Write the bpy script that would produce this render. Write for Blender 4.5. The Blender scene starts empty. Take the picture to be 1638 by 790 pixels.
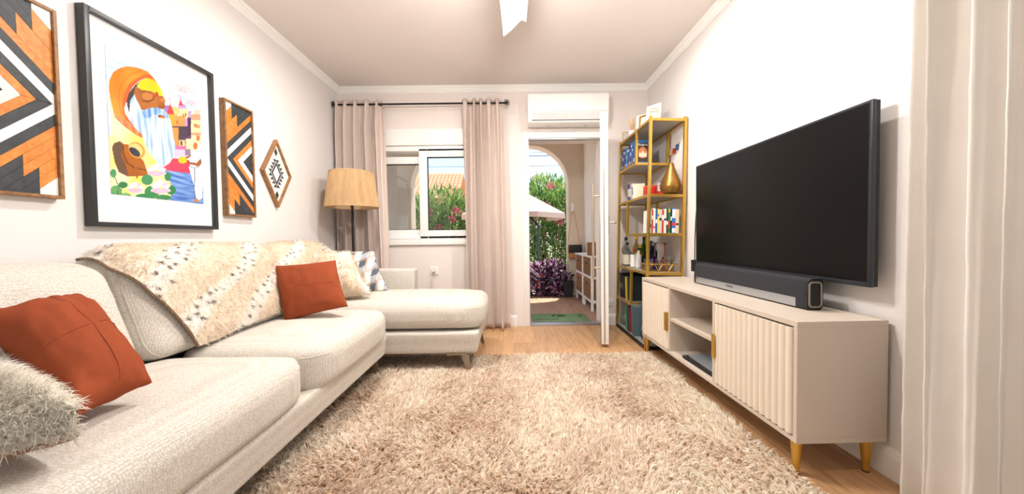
import bpy, bmesh, math, random
import numpy as np
from mathutils import Vector, Matrix, noise as mnoise
from mathutils.bvhtree import BVHTree

rnd = random.Random(7)
rng = np.random.default_rng(7)
SC = bpy.context.scene
COL = SC.collection
PI = math.pi

# ------------------------------------------------------------------ camera
FPX, PITCH, ROLL, YAW, CAMH = 552.1, 0.0271, -0.0127, 0.0039, 0.9331
_fw = Vector((math.sin(YAW)*math.cos(PITCH), math.cos(YAW)*math.cos(PITCH), -math.sin(PITCH)))
_rt = _fw.cross(Vector((0, 0, 1))).normalized(); _up = _rt.cross(_fw)
RT = _rt*math.cos(ROLL) + _up*math.sin(ROLL)
UP = -_rt*math.sin(ROLL) + _up*math.cos(ROLL)
FW = _fw
cd = bpy.data.cameras.new('camera'); cd.sensor_width = 36; cd.lens = FPX/1638*36; cd.clip_start = .02
cam = bpy.data.objects.new('camera', cd); COL.objects.link(cam)
m3 = Matrix((RT, UP, -FW)).transposed()
cam.matrix_world = Matrix.Translation((0, 0, CAMH)) @ m3.to_4x4()
SC.camera = cam

def ray(x, y): return RT*((x-819)/FPX) - UP*((y-395)/FPX) + FW
def onX(x, y, X): d = ray(x, y); return Vector((0, 0, CAMH)) + d*(X/d.x)
def onY(x, y, Y): d = ray(x, y); return Vector((0, 0, CAMH)) + d*(Y/d.y)
def onZ(x, y, Z=0): d = ray(x, y); return Vector((0, 0, CAMH)) + d*((Z-CAMH)/d.z)

# ------------------------------------------------------------------ view + light
SC.view_settings.view_transform = 'Standard'; SC.view_settings.look = 'None'
SC.view_settings.exposure = 0.36; SC.view_settings.gamma = 1.0; SC.view_settings.use_curve_mapping = False

W = bpy.data.worlds.new('sky'); SC.world = W; W.use_nodes = True
nt = W.node_tree; nt.nodes.clear()
out = nt.nodes.new('ShaderNodeOutputWorld'); bg = nt.nodes.new('ShaderNodeBackground')
sky = nt.nodes.new('ShaderNodeTexSky'); sky.sky_type = 'NISHITA'; sky.sun_disc = False
sky.sun_elevation = math.radians(68); sky.sun_rotation = math.radians(20); sky.dust_density = 1.2; sky.air_density = 1.0
tc = nt.nodes.new('ShaderNodeTexCoord'); mp = nt.nodes.new('ShaderNodeMapping'); mp.inputs['Scale'].default_value = (1.5, 1.5, 9)
nz = nt.nodes.new('ShaderNodeTexNoise'); nz.inputs['Scale'].default_value = 2.2; nz.inputs['Detail'].default_value = 5
rp = nt.nodes.new('ShaderNodeValToRGB'); rp.color_ramp.elements[0].position = .42; rp.color_ramp.elements[1].position = .72
mxs = nt.nodes.new('ShaderNodeMix'); mxs.data_type = 'RGBA'
mul = nt.nodes.new('ShaderNodeMix'); mul.data_type = 'RGBA'; mul.blend_type = 'MULTIPLY'; mul.inputs[0].default_value = 1
nt.links.new(tc.outputs['Generated'], mp.inputs[0]); nt.links.new(mp.outputs[0], nz.inputs[0]); nt.links.new(nz.outputs[0], rp.inputs[0])
mul.inputs[7].default_value = (.24, .24, .245, 1)
nt.links.new(sky.outputs[0], mul.inputs[6]); nt.links.new(rp.outputs[0], mxs.inputs[0])
nt.links.new(mul.outputs[2], mxs.inputs[6]); mxs.inputs[7].default_value = (.86, .91, .97, 1)
nt.links.new(mxs.outputs[2], bg.inputs[0]); nt.links.new(bg.outputs[0], out.inputs[0])
bg.inputs[1].default_value = 1.0

def light(name, kind, loc, energy, col=(1, 1, 1), target=None, **kw):
    ld = bpy.data.lights.new(name, kind); ld.energy = energy; ld.color = col
    for k, v in kw.items(): setattr(ld, k, v)
    o = bpy.data.objects.new(name, ld); COL.objects.link(o); o.location = loc
    if target is not None: o.rotation_euler = (Vector(target)-Vector(loc)).to_track_quat('-Z', 'Y').to_euler()
    return o
light('sun', 'SUN', (-3, 9, 12), 8, (1, .95, .87), target=(-3-.14, 9-.37, 11), angle=.009)
# soft fill added behind camera; daylight from the side window behind the long curtain
light('rear_fill_light', 'AREA', (-.1, -3.0, 1.25), 4, (1, .985, .975), target=(-.1, 3, 1.15), shape='RECTANGLE', size=2.4, size_y=2.0)
light('side_window_light', 'AREA', (1.42, -.55, 1.2), 2.5, (1, .985, .97), target=(-1, -.35, 1.1), shape='RECTANGLE', size=1.5, size_y=2.0)

# ------------------------------------------------------------------ materials
def C(r, g, b):
    f = lambda c: (c/255/12.92) if c/255 <= .04045 else ((c/255+.055)/1.055)**2.4
    return (f(r), f(g), f(b), 1)
def newmat(name):
    m = bpy.data.materials.new(name); m.use_nodes = True
    n = m.node_tree; b = n.nodes['Principled BSDF']; return m, n, b
def M(name, col, rough=.5, metal=0, var=.06, scale=14, bump=0, bscale=120, stretch=(1, 1, 1), detail=3, spec=None, coat=0):
    m, n, b = newmat(name); N = n.nodes.new; L = n.links.new
    t = N('ShaderNodeTexCoord'); mp = N('ShaderNodeMapping'); mp.inputs['Scale'].default_value = stretch
    L(t.outputs['Object'], mp.inputs[0])
    z = N('ShaderNodeTexNoise'); z.inputs['Scale'].default_value = scale; z.inputs['Detail'].default_value = detail
    L(mp.outputs[0], z.inputs[0])
    mx = N('ShaderNodeMix'); mx.data_type = 'RGBA'
    mx.inputs[6].default_value = tuple(min(1, c*(1-var)) for c in col[:3])+(1,)
    mx.inputs[7].default_value = tuple(min(1, c*(1+var)) for c in col[:3])+(1,)
    L(z.outputs[0], mx.inputs[0]); L(mx.outputs[2], b.inputs['Base Color'])
    b.inputs['Roughness'].default_value = rough; b.inputs['Metallic'].default_value = metal
    if spec is not None: b.inputs['Specular IOR Level'].default_value = spec
    if coat: b.inputs['Coat Weight'].default_value = coat
    if bump:
        z2 = N('ShaderNodeTexNoise'); z2.inputs['Scale'].default_value = bscale; z2.inputs['Detail'].default_value = 3
        L(mp.outputs[0], z2.inputs[0])
        bp = N('ShaderNodeBump'); bp.inputs['Strength'].default_value = bump; bp.inputs['Distance'].default_value = .004
        L(z2.outputs[0], bp.inputs['Height']); L(bp.outputs[0], b.inputs['Normal'])
    return m
def glass(name, tint=(1, 1, 1, 1), refl=.12, rough=.0):
    m, n, b = newmat(name); N = n.nodes.new; L = n.links.new; n.nodes.remove(b)
    o = n.nodes['Material Output']; tr = N('ShaderNodeBsdfTransparent'); gl = N('ShaderNodeBsdfGlossy')
    z = N('ShaderNodeTexNoise'); z.inputs['Scale'].default_value = 3
    mr = N('ShaderNodeMapRange'); mr.inputs[3].default_value = rough; mr.inputs[4].default_value = rough+.004
    L(z.outputs[0], mr.inputs[0]); L(mr.outputs[0], gl.inputs['Roughness'])
    tr.inputs[0].default_value = tint
    fr = N('ShaderNodeLayerWeight'); fr.inputs[0].default_value = .5
    pw_ = N('ShaderNodeMath'); pw_.operation = 'POWER'; pw_.inputs[1].default_value = 4.5; L(fr.outputs['Facing'], pw_.inputs[0])
    mt = N('ShaderNodeMath'); mt.operation = 'MULTIPLY_ADD'; mt.inputs[1].default_value = .8; mt.inputs[2].default_value = refl; mt.use_clamp = True
    L(pw_.outputs[0], mt.inputs[0]); mx = N('ShaderNodeMixShader'); L(mt.outputs[0], mx.inputs[0])
    L(tr.outputs[0], mx.inputs[1]); L(gl.outputs[0], mx.inputs[2]); L(mx.outputs[0], o.inputs[0])
    return m
def solidglass(name, col, rough=.02):
    m, n, b = newmat(name); N = n.nodes.new; L = n.links.new
    z = N('ShaderNodeTexNoise'); z.inputs['Scale'].default_value = 60
    mx = N('ShaderNodeMix'); mx.data_type = 'RGBA'; mx.inputs[6].default_value = col; mx.inputs[7].default_value = tuple(c*.93 for c in col[:3])+(1,)
    L(z.outputs[0], mx.inputs[0]); L(mx.outputs[2], b.inputs['Base Color'])
    b.inputs['Roughness'].default_value = rough; b.inputs['Transmission Weight'].default_value = .92; b.inputs['IOR'].default_value = 1.3
    return m
def vcol(name, attr='Col', rough=.8, trans=0, sheen=0, spec=.2):
    m, n, b = newmat(name); N = n.nodes.new; L = n.links.new
    a = N('ShaderNodeAttribute'); a.attribute_name = attr
    L(a.outputs[0], b.inputs['Base Color']); b.inputs['Roughness'].default_value = rough
    b.inputs['Specular IOR Level'].default_value = spec
    if sheen: b.inputs['Sheen Weight'].default_value = sheen
    if trans:
        o = n.nodes['Material Output']; t = N('ShaderNodeBsdfTranslucent'); L(a.outputs[0], t.inputs[0])
        mx = N('ShaderNodeMixShader'); mx.inputs[0].default_value = trans
        L(b.outputs[0], mx.inputs[1]); L(t.outputs[0], mx.inputs[2]); L(mx.outputs[0], o.inputs[0])
    return m
def cloth(name, col, trans=.25, var=.05, weave=900, stretch=(1, 1, 1)):
    m = M(name, col, rough=.9, var=var, scale=9, bump=.25, bscale=weave, stretch=stretch, spec=.1)
    n = m.node_tree; N = n.nodes.new; L = n.links.new; b = n.nodes['Principled BSDF']; o = n.nodes['Material Output']
    src = b.inputs['Base Color'].links[0].from_socket
    t = N('ShaderNodeBsdfTranslucent'); L(src, t.inputs[0]); mx = N('ShaderNodeMixShader'); mx.inputs[0].default_value = trans
    L(b.outputs[0], mx.inputs[1]); L(t.outputs[0], mx.inputs[2]); L(mx.outputs[0], o.inputs[0])
    return m
def woodmat(name, c1, c2, stretch, scale=5, rough=.45, seed_attr=True):
    m, n, b = newmat(name); N = n.nodes.new; L = n.links.new
    t = N('ShaderNodeTexCoord'); oi = N('ShaderNodeObjectInfo')
    add = N('ShaderNodeVectorMath'); add.operation = 'MULTIPLY_ADD'
    L(oi.outputs['Random'], add.inputs[0]); add.inputs[1].default_value = (37, 23, 11)
    L(t.outputs['Object'], add.inputs[2])
    mp = N('ShaderNodeMapping'); mp.inputs['Scale'].default_value = stretch; L(add.outputs[0], mp.inputs[0])
    z = N('ShaderNodeTexNoise'); z.inputs['Scale'].default_value = scale; z.inputs['Detail'].default_value = 6; z.inputs['Distortion'].default_value = 1.2
    L(mp.outputs[0], z.inputs[0])
    r = N('ShaderNodeValToRGB'); r.color_ramp.elements[0].position = .3; r.color_ramp.elements[1].position = .7
    r.color_ramp.elements[0].color = c1; r.color_ramp.elements[1].color = c2
    L(z.outputs[0], r.inputs[0])
    hs = N('ShaderNodeHueSaturation'); L(r.outputs[0], hs.inputs['Color'])
    mr = N('ShaderNodeMapRange'); mr.inputs[3].default_value = .88; mr.inputs[4].default_value = 1.1
    L(oi.outputs['Random'], mr.inputs[0]); L(mr.outputs[0], hs.inputs['Value'])
    L(hs.outputs[0], b.inputs['Base Color']); b.inputs['Roughness'].default_value = rough
    bp = N('ShaderNodeBump'); bp.inputs['Strength'].default_value = .08; bp.inputs['Distance'].default_value = .002
    L(z.outputs[0], bp.inputs['Height']); L(bp.outputs[0], b.inputs['Normal'])
    return m
def knit(name, c1, c2, period=.0065):
    # soft bouclé-like woven upholstery: small dotted weave from crossed sine waves
    m, n, b = newmat(name); N = n.nodes.new; L = n.links.new
    t = N('ShaderNodeTexCoord'); sp = N('ShaderNodeSeparateXYZ'); L(t.outputs['Object'], sp.inputs[0])
    pr = N('ShaderNodeTexVoronoi'); pr.feature = 'F1'; pr.inputs['Scale'].default_value = 1/period; pr.inputs['Randomness'].default_value = .4
    L(t.outputs['Object'], pr.inputs['Vector'])
    z = N('ShaderNodeTexNoise'); z.inputs['Scale'].default_value = 260; L(t.outputs['Object'], z.inputs[0])
    ad = N('ShaderNodeMath'); ad.operation = 'MULTIPLY_ADD'; ad.inputs[1].default_value = -.75; L(pr.outputs['Distance'], ad.inputs[0]); L(z.outputs[0], ad.inputs[2])
    r = N('ShaderNodeValToRGB'); r.color_ramp.elements[0].position = -.0; r.color_ramp.elements[1].position = .34
    r.color_ramp.elements[0].color = c2; r.color_ramp.elements[1].color = c1; L(ad.outputs[0], r.inputs[0])
    L(r.outputs[0], b.inputs['Base Color']); b.inputs['Roughness'].default_value = .95; b.inputs['Specular IOR Level'].default_value = .1
    b.inputs['Sheen Weight'].default_value = .15
    bp = N('ShaderNodeBump'); bp.inputs['Strength'].default_value = .3; bp.inputs['Distance'].default_value = .0012
    L(ad.outputs[0], bp.inputs['Height']); L(bp.outputs[0], b.inputs['Normal'])
    return m

WALL = M('wall_paint', C(233, 229, 227), .85, var=.012, scale=3, bump=.06, bscale=60)
WALLF = M('wall_paint_far', C(240, 231, 226), .85, var=.012, scale=3, bump=.06, bscale=60)
CEIL = M('ceiling_paint', C(226, 219, 214), .9, var=.012, scale=3, bump=.1, bscale=18)
WHITE = M('white_gloss', C(246, 245, 243), .35, var=.01)
TRIMW = M('white_moulding', C(247, 246, 243), .5, var=.01)
PVC = M('white_pvc', C(243, 243, 241), .3, var=.01)
PLANK = woodmat('oak_plank', C(186, 139, 96), C(216, 174, 130), (14, 1.2, 1), 3, .38)
PLANKO = woodmat('porch_plank', C(150, 116, 92), C(182, 146, 118), (14, 1.2, 1), 3, .5)
GROUT = M('grout', C(206, 184, 160), .8)
SOFA = knit('sofa_weave', C(226, 221, 213), C(196, 188, 176))
PIPE = M('sofa_piping', C(206, 199, 187), .9, bump=.3, bscale=500)
LEGM = M('brushed_bronze_leg', C(150, 134, 112), .35, .75, var=.08)
RUST = cloth('rust_cotton', C(152, 75, 47), .05, .12, 700)
RUSTP = M('rust_stitch', C(146, 64, 36), .9)
SUEDE = M('brown_suede', C(150, 116, 96), .95, var=.1, bump=.2, bscale=300)
FUR = vcol('fur_strand', trans=.5, rough=.85)
FURB = vcol('fur_base', rough=.95)
PILE = vcol('rug_pile', trans=.42, rough=.9)
CURT = cloth('curtain_beige', C(234, 219, 210), .12, .04, 800)
CURTW = cloth('curtain_cream', C(249, 245, 239), .22, .03, 800)
BLACKM = M('black_metal', C(38, 36, 35), .45, .5)
JUTE = M('jute', C(206, 170, 126), .9, var=.25, scale=60, stretch=(1, 1, .05), bump=.5, bscale=200)
GOLD = M('brushed_gold', C(206, 166, 78), .34, .85, var=.08, scale=30, stretch=(1, 1, 6))
MARBLE = M('grey_stone_shelf', C(168, 165, 160), .3, var=.22, scale=18, detail=6)
CONS = M('greige_lacquer', C(206, 193, 178), .4, var=.015)
CONSD = M('cream_fluted', C(232, 220, 203), .5, var=.02)
TVB = M('tv_bezel', C(52, 56, 62), .3, .5)
TVS = M('tv_screen', C(4, 4, 5), .3, var=.1, spec=.22)
BARM = M('speaker_cloth', C(40, 40, 46), .9, var=.25, scale=400, bump=.3, bscale=900)
ALU = M('aluminium', C(178, 181, 186), .32, .7, var=.03)
STEEL = M('brushed_steel', C(196, 182, 166), .3, .8, var=.05)
FRAMEB = M('black_frame', C(46, 47, 50), .4, var=.1)
MATB = M('mat_board', C(246, 246, 246), .9, var=.01)
WOODF = woodmat('walnut_frame', C(120, 82, 48), C(168, 124, 80), (3, 3, 3), 8, .5)
WORG = woodmat('orange_stain', C(196, 108, 36), C(226, 146, 66), (4, 4, 4), 9, .5)
WBLK = woodmat('black_stain', C(40, 44, 48), C(60, 65, 70), (4, 4, 4), 9, .55)
WWHT = woodmat('white_stain', C(238, 238, 234), C(248, 247, 243), (4, 4, 4), 9, .55)
GLASS = glass('window_glass', (.97, .99, .985, 1), .06)
PICG = glass('picture_glass', (1, 1, 1, 1), .02)
CLEAR = glass('clear_glassware', (.95, .96, .96, 1), .07)
BRONZE = M('hammered_bronze', C(150, 112, 58), .35, .85, var=.35, scale=45, bump=.4, bscale=90)
STUCCO = M('porch_stucco', C(226, 212, 194), .9, var=.03, bump=.15, bscale=60)
STUCCOW = M('white_stucco', C(242, 238, 232), .9, var=.02, bump=.15, bscale=60)
BLACK = M('matte_black', C(24, 24, 25), .6)
RUBBER = M('dark_rubber', C(45, 47, 50), .6)

# ------------------------------------------------------------------ mesh helpers
WL = {}
class B:
    def __init__(s): s.v = []; s.f = []
    def add(s, v, f):
        k = len(s.v); s.v += [tuple(p) for p in v]; s.f += [tuple(i+k for i in q) for q in f]; return s
    def box(s, x0, x1, y0, y1, z0, z1):
        v = [(x, y, z) for x in (x0, x1) for y in (y0, y1) for z in (z0, z1)]
        return s.add(v, [(0, 1, 3, 2), (4, 6, 7, 5), (0, 4, 5, 1), (2, 3, 7, 6), (0, 2, 6, 4), (1, 5, 7, 3)])
    def obox(s, c, ax, ay, az):      # centre and three half-axis vectors
        c, ax, ay, az = map(Vector, (c, ax, ay, az))
        v = [c+ax*i+ay*j+az*k for i in (-1, 1) for j in (-1, 1) for k in (-1, 1)]
        return s.add(v, [(0, 1, 3, 2), (4, 6, 7, 5), (0, 4, 5, 1), (2, 3, 7, 6), (0, 2, 6, 4), (1, 5, 7, 3)])
    def bar(s, a, b, w, h, side=(0, 0, 1)):   # square-section bar from a to b
        a, b = Vector(a), Vector(b); d = (b-a); u = d.normalized(); sd = Vector(side)
        if abs(u.dot(sd)) > .95: sd = Vector((1, 0, 0))
        n1 = u.cross(sd).normalized(); n2 = n1.cross(u)
        return s.obox((a+b)/2, d/2, n1*w/2, n2*h/2)
    def tube(s, pts, r, n=8, closed=False):
        P = [Vector(p) for p in pts]; k = len(s.v); m = len(P)
        rr = r if isinstance(r, (list, tuple)) else [r]*m
        prev = None
        for i, p in enumerate(P):
            if closed: t = (P[(i+1) % m]-P[i-1])
            else: t = P[min(i+1, m-1)]-P[max(i-1, 0)]
            t.normalize()
            if prev is None:
                a = Vector((0, 0, 1)) if abs(t.z) < .9 else Vector((1, 0, 0)); n1 = t.cross(a).normalized()
            else: n1 = (prev-t*prev.dot(t)).normalized()
            prev = n1; n2 = t.cross(n1)
            for j in range(n):
                q = 2*PI*j/n; s.v.append(tuple(p+(n1*math.cos(q)+n2*math.sin(q))*rr[i]))
        for i in range(m if closed else m-1):
            for j in range(n):
                a = k+i*n+j; b = k+i*n+(j+1) % n; c = k+((i+1) % m)*n+(j+1) % n; d = k+((i+1) % m)*n+j
                s.f.append((a, b, c, d))
        if not closed:
            s.f.append(tuple(k+j for j in reversed(range(n)))); s.f.append(tuple(k+(m-1)*n+j for j in range(n)))
        return s
    def lathe(s, prof, c=(0, 0, 0), n=24, cap=True, fn=None):
        k = len(s.v); m = len(prof)
        for i, (r, z) in enumerate(prof):
            for j in range(n):
                q = 2*PI*j/n; rr = r*(fn(q, z) if fn else 1)
                s.v.append((c[0]+rr*math.cos(q), c[1]+rr*math.sin(q), c[2]+z))
        for i in range(m-1):
            for j in range(n):
                s.f.append((k+i*n+j, k+i*n+(j+1) % n, k+(i+1)*n+(j+1) % n, k+(i+1)*n+j))
        if cap:
            s.f.append(tuple(k+j for j in reversed(range(n)))); s.f.append(tuple(k+(m-1)*n+j for j in range(n)))
        return s
    def prism(s, poly, fn, d0, d1):  # poly 2D, fn(u, v, d) -> 3D
        m = len(poly)
        v = [fn(u, w, d0) for u, w in poly]+[fn(u, w, d1) for u, w in poly]
        f = [tuple(reversed(range(m))), tuple(range(m, 2*m))]+[(i, (i+1) % m, m+(i+1) % m, m+i) for i in range(m)]
        return s.add(v, f)
    def grid(s, nu, nv, fn):
        k = len(s.v)
        for j in range(nv):
            for i in range(nu): s.v.append(tuple(fn(i/(nu-1), j/(nv-1))))
        for j in range(nv-1):
            for i in range(nu-1):
                a = k+j*nu+i; s.f.append((a, a+1, a+nu+1, a+nu))
        return s
    def build(s, name, mat, parent=None, smooth=False, bevel=0, weld=False, seg=2, fixn=True, angle=35):
        off = WL.get(parent.name, Vector((0, 0, 0))) if parent else None
        if off is None:
            A = np.array(s.v); off = Vector(((A[:, 0].min()+A[:, 0].max())/2, (A[:, 1].min()+A[:, 1].max())/2, A[:, 2].min())); top = True
        else: top = False
        me = bpy.data.meshes.new(name)
        me.from_pydata([(x-off.x, y-off.y, z-off.z) for x, y, z in s.v], [], s.f)
        if bevel or weld or fixn:
            bm = bmesh.new(); bm.from_mesh(me)
            if weld: bmesh.ops.remove_doubles(bm, verts=bm.verts, dist=1e-5)
            if fixn: bmesh.ops.recalc_face_normals(bm, faces=bm.faces)
            if bevel:
                es = [e for e in bm.edges if len(e.link_faces) == 2 and e.calc_face_angle(0) > .5]
                bmesh.ops.bevel(bm, geom=es, offset=bevel, segments=seg, profile=.6, affect='EDGES', clamp_overlap=True)
            bm.to_mesh(me); bm.free()
        if smooth or bevel:
            me.polygons.foreach_set('use_smooth', [True]*len(me.polygons)); me.set_sharp_from_angle(angle=math.radians(angle))
        me.materials.append(mat)
        o = bpy.data.objects.new(name, me); COL.objects.link(o)
        if parent: o.parent = parent; WL[o.name] = off.copy()
        else: o.location = off; WL[o.name] = off.copy()
        return o
def thing(name, label, cat, loc=(0, 0, 0), group=None, rotz=0, local=False):
    o = bpy.data.objects.new(name, None); COL.objects.link(o); o.empty_display_size = .05
    o.location = loc; o.rotation_euler = (0, 0, rotz)
    WL[o.name] = Vector((0, 0, 0)) if local else Vector(loc)
    return tag(o, label, cat, group)
def tag(o, label, cat, group=None, kind=None):
    if label: o['label'] = label
    if cat: o['category'] = cat
    if group: o['group'] = group
    if kind: o['kind'] = kind
    return o
def struct(o): o['kind'] = 'structure'; return o
def child(mesh_obj_data, name, parent, loc, rot=(0, 0, 0)):   # share mesh data
    o = bpy.data.objects.new(name, mesh_obj_data); COL.objects.link(o); o.parent = parent; o.location = loc; o.rotation_euler = rot
    return o
def setcol(o, cols):
    a = o.data.color_attributes.new('Col', 'FLOAT_COLOR', 'POINT'); a.data.foreach_set('color', np.asarray(cols, dtype=np.float32).ravel())
def text(s, size, name, mat, parent, mtx, extrude=.0004):
    cu = bpy.data.curves.new(name, 'FONT'); cu.body = s; cu.size = size; cu.extrude = extrude; cu.align_x = 'CENTER'; cu.align_y = 'CENTER'; cu.resolution_u = 3
    t = bpy.data.objects.new(name+'_t', cu); COL.objects.link(t); dg = bpy.context.evaluated_depsgraph_get()
    me = bpy.data.meshes.new_from_object(t.evaluated_get(dg)); bpy.data.objects.remove(t)
    me.transform(mtx); me.materials.clear(); me.materials.append(mat)
    off = WL.get(parent.name, Vector()); me.transform(Matrix.Translation(-off))
    o = bpy.data.objects.new(name, me); COL.objects.link(o); o.parent = parent; WL[o.name] = off
    return o
def frame_mtx(o, x, y):    # matrix with origin o, local x axis and y axis
    x = Vector(x).normalized(); y = Vector(y).normalized(); z = x.cross(y)
    m = Matrix((x, y, z)).transposed().to_4x4(); m.translation = Vector(o); return m
def nse(x, y, z=0, s=1): return mnoise.noise(Vector((x*s, y*s, z*s)))

# ------------------------------------------------------------------ room shell
XL, XR, YF, YB, ZC = -1.773, 1.443, 3.62, -3.2, 2.5
WT = .24
fl = struct(B().box(XL-.1, XR+.1, YB-.1, YF+.0, -.05, -.0035).build('floor', GROUT))
pw, pl = .2, 1.2
mesh_plank = {}
def plank(parent, x0, x1, y0, y1, mat, z1=0.0):
    key = (round(x1-x0, 3), round(y1-y0, 3), mat.name)
    if key not in mesh_plank:
        b = B().box(-(x1-x0)/2, (x1-x0)/2, -(y1-y0)/2, (y1-y0)/2, -.012, 0)
        me = bpy.data.meshes.new('plank'); me.from_pydata(b.v, [], b.f)
        bm = bmesh.new(); bm.from_mesh(me); bmesh.ops.recalc_face_normals(bm, faces=bm.faces); bm.to_mesh(me); bm.free()
        me.materials.append(mat); mesh_plank[key] = me
    off = WL[parent.name]
    child(mesh_plank[key], 'plank', parent, ((x0+x1)/2-off.x, (y0+y1)/2-off.y, z1-off.z))
i0 = math.floor((XL-1.213)/pw)
for i in range(i0, 2):
    x0 = max(XL, 1.213+i*pw); x1 = min(XR, 1.213+(i+1)*pw)
    if x1-x0 < .02: continue
    y = 1.336 - 3*pl + ((i*0.43) % 1.0)*pl*(0 if i == 0 else 1)
    while y > YB: y -= pl
    while y < YF-.01:
        y0 = max(y, YB); y1 = min(y+pl, YF-.005)
        if y1-y0 > .02: plank(fl, x0+.0012, x1-.0012, y0+.0012, y1-.0012, PLANK)
        y += pl
struct(B().box(XL-.2, XR+.2, YB-.2, YF+.0, ZC, ZC+.1).build('ceiling', CEIL))
struct(B().box(XL-.2, XL, YB-.2, YF, -.05, ZC).build('wall_left', WALL))
# right wall with a window opening behind the long curtain (near the camera)
b = B(); b.box(XR, XR+.2, .62, YF, -.05, ZC).box(XR, XR+.2, YB-.2, -1.2, -.05, ZC).box(XR, XR+.2, -1.2, .62, 2.2, ZC).box(XR, XR+.2, -1.2, .62, -.05, .12)
struct(b.build('wall_right', WALL))
# far wall: window and garden-door openings
WX0, WX1, WZ0, WZ1 = -1.52, -.26, .93, 2.07
DX0, DX1, DZ1 = .19, .955, 1.965
b = B(); y0, y1 = YF, YF+WT
b.box(XL-.2, WX0, y0, y1, -.05, ZC).box(WX0, WX1, y0, y1, -.05, WZ0).box(WX0, WX1, y0, y1, WZ1, ZC)
b.box(WX1, DX0, y0, y1, -.05, ZC).box(DX0, DX1, y0, y1, DZ1, ZC).box(DX1, XR+.2, y0, y1, -.05, ZC).box(DX0, DX1, y0, y1, -.05, -.004)
struct(b.build('wall_back', WALLF))
# unseen rear wall behind the camera, made dark to cut bounced light, with glazed opening
b = B(); b.box(XL-.2, -1.35, YB-.2, YB, -.05, ZC).box(1.15, XR+.2, YB-.2, YB, -.05, ZC).box(-1.35, 1.15, YB-.2, YB, 2.25, ZC).box(-1.35, 1.15, YB-.2, YB, -.05, .1)
struct(b.build('wall_front', M('taupe_bounce_cut', C(150, 130, 114), .85, var=.012)))
# cornice
def cornice(name, a, b_, inward):
    a, b_, n = Vector(a), Vector(b_), Vector(inward)
    prof = [(0, -.06), (.008, -.06), (.010, -.045), (.022, -.028), (.026, -.018), (.036, -.014), (.042, -.006), (.046, 0), (0, 0)]
    d = b_-a
    bb = B().prism(prof, lambda u, w, t: a+n*u+Vector((0, 0, w))+d*t, 0, 1)
    return struct(bb.build(name, TRIMW))
cornice('trim_1', (XL, YB, ZC), (XL, YF, ZC), (1, 0, 0))
cornice('trim_2', (XR, YB, ZC), (XR, YF, ZC), (-1, 0, 0))
cornice('trim_3', (XL, YF, ZC), (XR, YF, ZC), (0, -1, 0))
def skirting(name, a, b_, inward):
    a, b_, n = Vector(a), Vector(b_), Vector(inward); d = b_-a
    prof = [(0, 0), (.015, 0), (.015, .088), (.012, .097), (.012, .103), (.007, .112), (0, .115)]
    return struct(B().prism(prof, lambda u, w, t: a+n*u+Vector((0, 0, w))+d*t, 0, 1).build(name, TRIMW))
skirting('baseboard_left', (XL, YB, 0), (XL, YF, 0), (1, 0, 0))
skirting('baseboard_right', (XR, .64, 0), (XR, YF, 0), (-1, 0, 0))
skirting('baseboard_back', (XL, YF, 0), (.06, YF, 0), (0, -1, 0))
skirting('baseboard_front', (1.01, YF, 0), (XR, YF, 0), (0, -1, 0))

# ---- far window
w1 = thing('window_1', None, None, ((WX0+WX1)/2, YF, WZ0)); struct(w1)
B().box(WX0+.002, WX1-.002, YF-.025, YF+.1, 1.90, WZ1-.002).build('shutter_box', PVC, w1, bevel=.004)
fb = B()
fb.box(WX0+.002, WX0+.05, YF+.0, YF+.12, WZ0+.002, 1.9).box(WX1-.05, WX1-.002, YF, YF+.12, WZ0+.002, 1.9)
fb.box(WX0+.05, WX1-.05, YF+.0, YF+.12, 1.845, 1.9).box(WX0+.05, WX1-.05, YF, YF+.12, WZ0+.002, WZ0+.03)
fb.build('window_frame', PVC, w1, bevel=.003)
def sash(x0, x1, z0, z1, y0, y1, fw, nm):
    s = B().box(x0, x0+fw, y0, y1, z0, z1).box(x1-fw, x1, y0, y1, z0, z1).box(x0+fw, x1-fw, y0, y1, z1-fw, z1).box(x0+fw, x1-fw, y0, y1, z0, z0+fw).build(nm, PVC, w1, bevel=.003)
    gk = B()
    for a in ((x0+fw, x0+fw+.006, z0+fw, z1-fw), (x1-fw-.006, x1-fw, z0+fw, z1-fw), (x0+fw, x1-fw, z0+fw, z0+fw+.006), (x0+fw, x1-fw, z1-fw-.006, z1-fw)):
        gk.box(a[0], a[1], y0+.004, y1-.004, a[2], a[3])
    gk.build('gasket', RUBBER, s)
    B().box(x0+fw, x1-fw, (y0+y1)/2-.003, (y0+y1)/2+.003, z0+fw, z1-fw).build('pane', GLASS, s)
    return s
sash(-.945, WX1-.04, .935, 1.868, YF+.0, YF+.045, .085, 'sash')
sash(WX0+.04, -.88, .955, 1.80, YF+.055, YF+.10, .075, 'sash')
struct(B().box(WX0-.0, WX1+.0, YF-.03, YF+.0, .87, .93).build('trim_4', TRIMW, bevel=.004))
struct(B().box(WX0-.02, WX1+.02, YF+.12, YF+WT+.04, .90, .945).build('window_ledge', STUCCOW))
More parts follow.
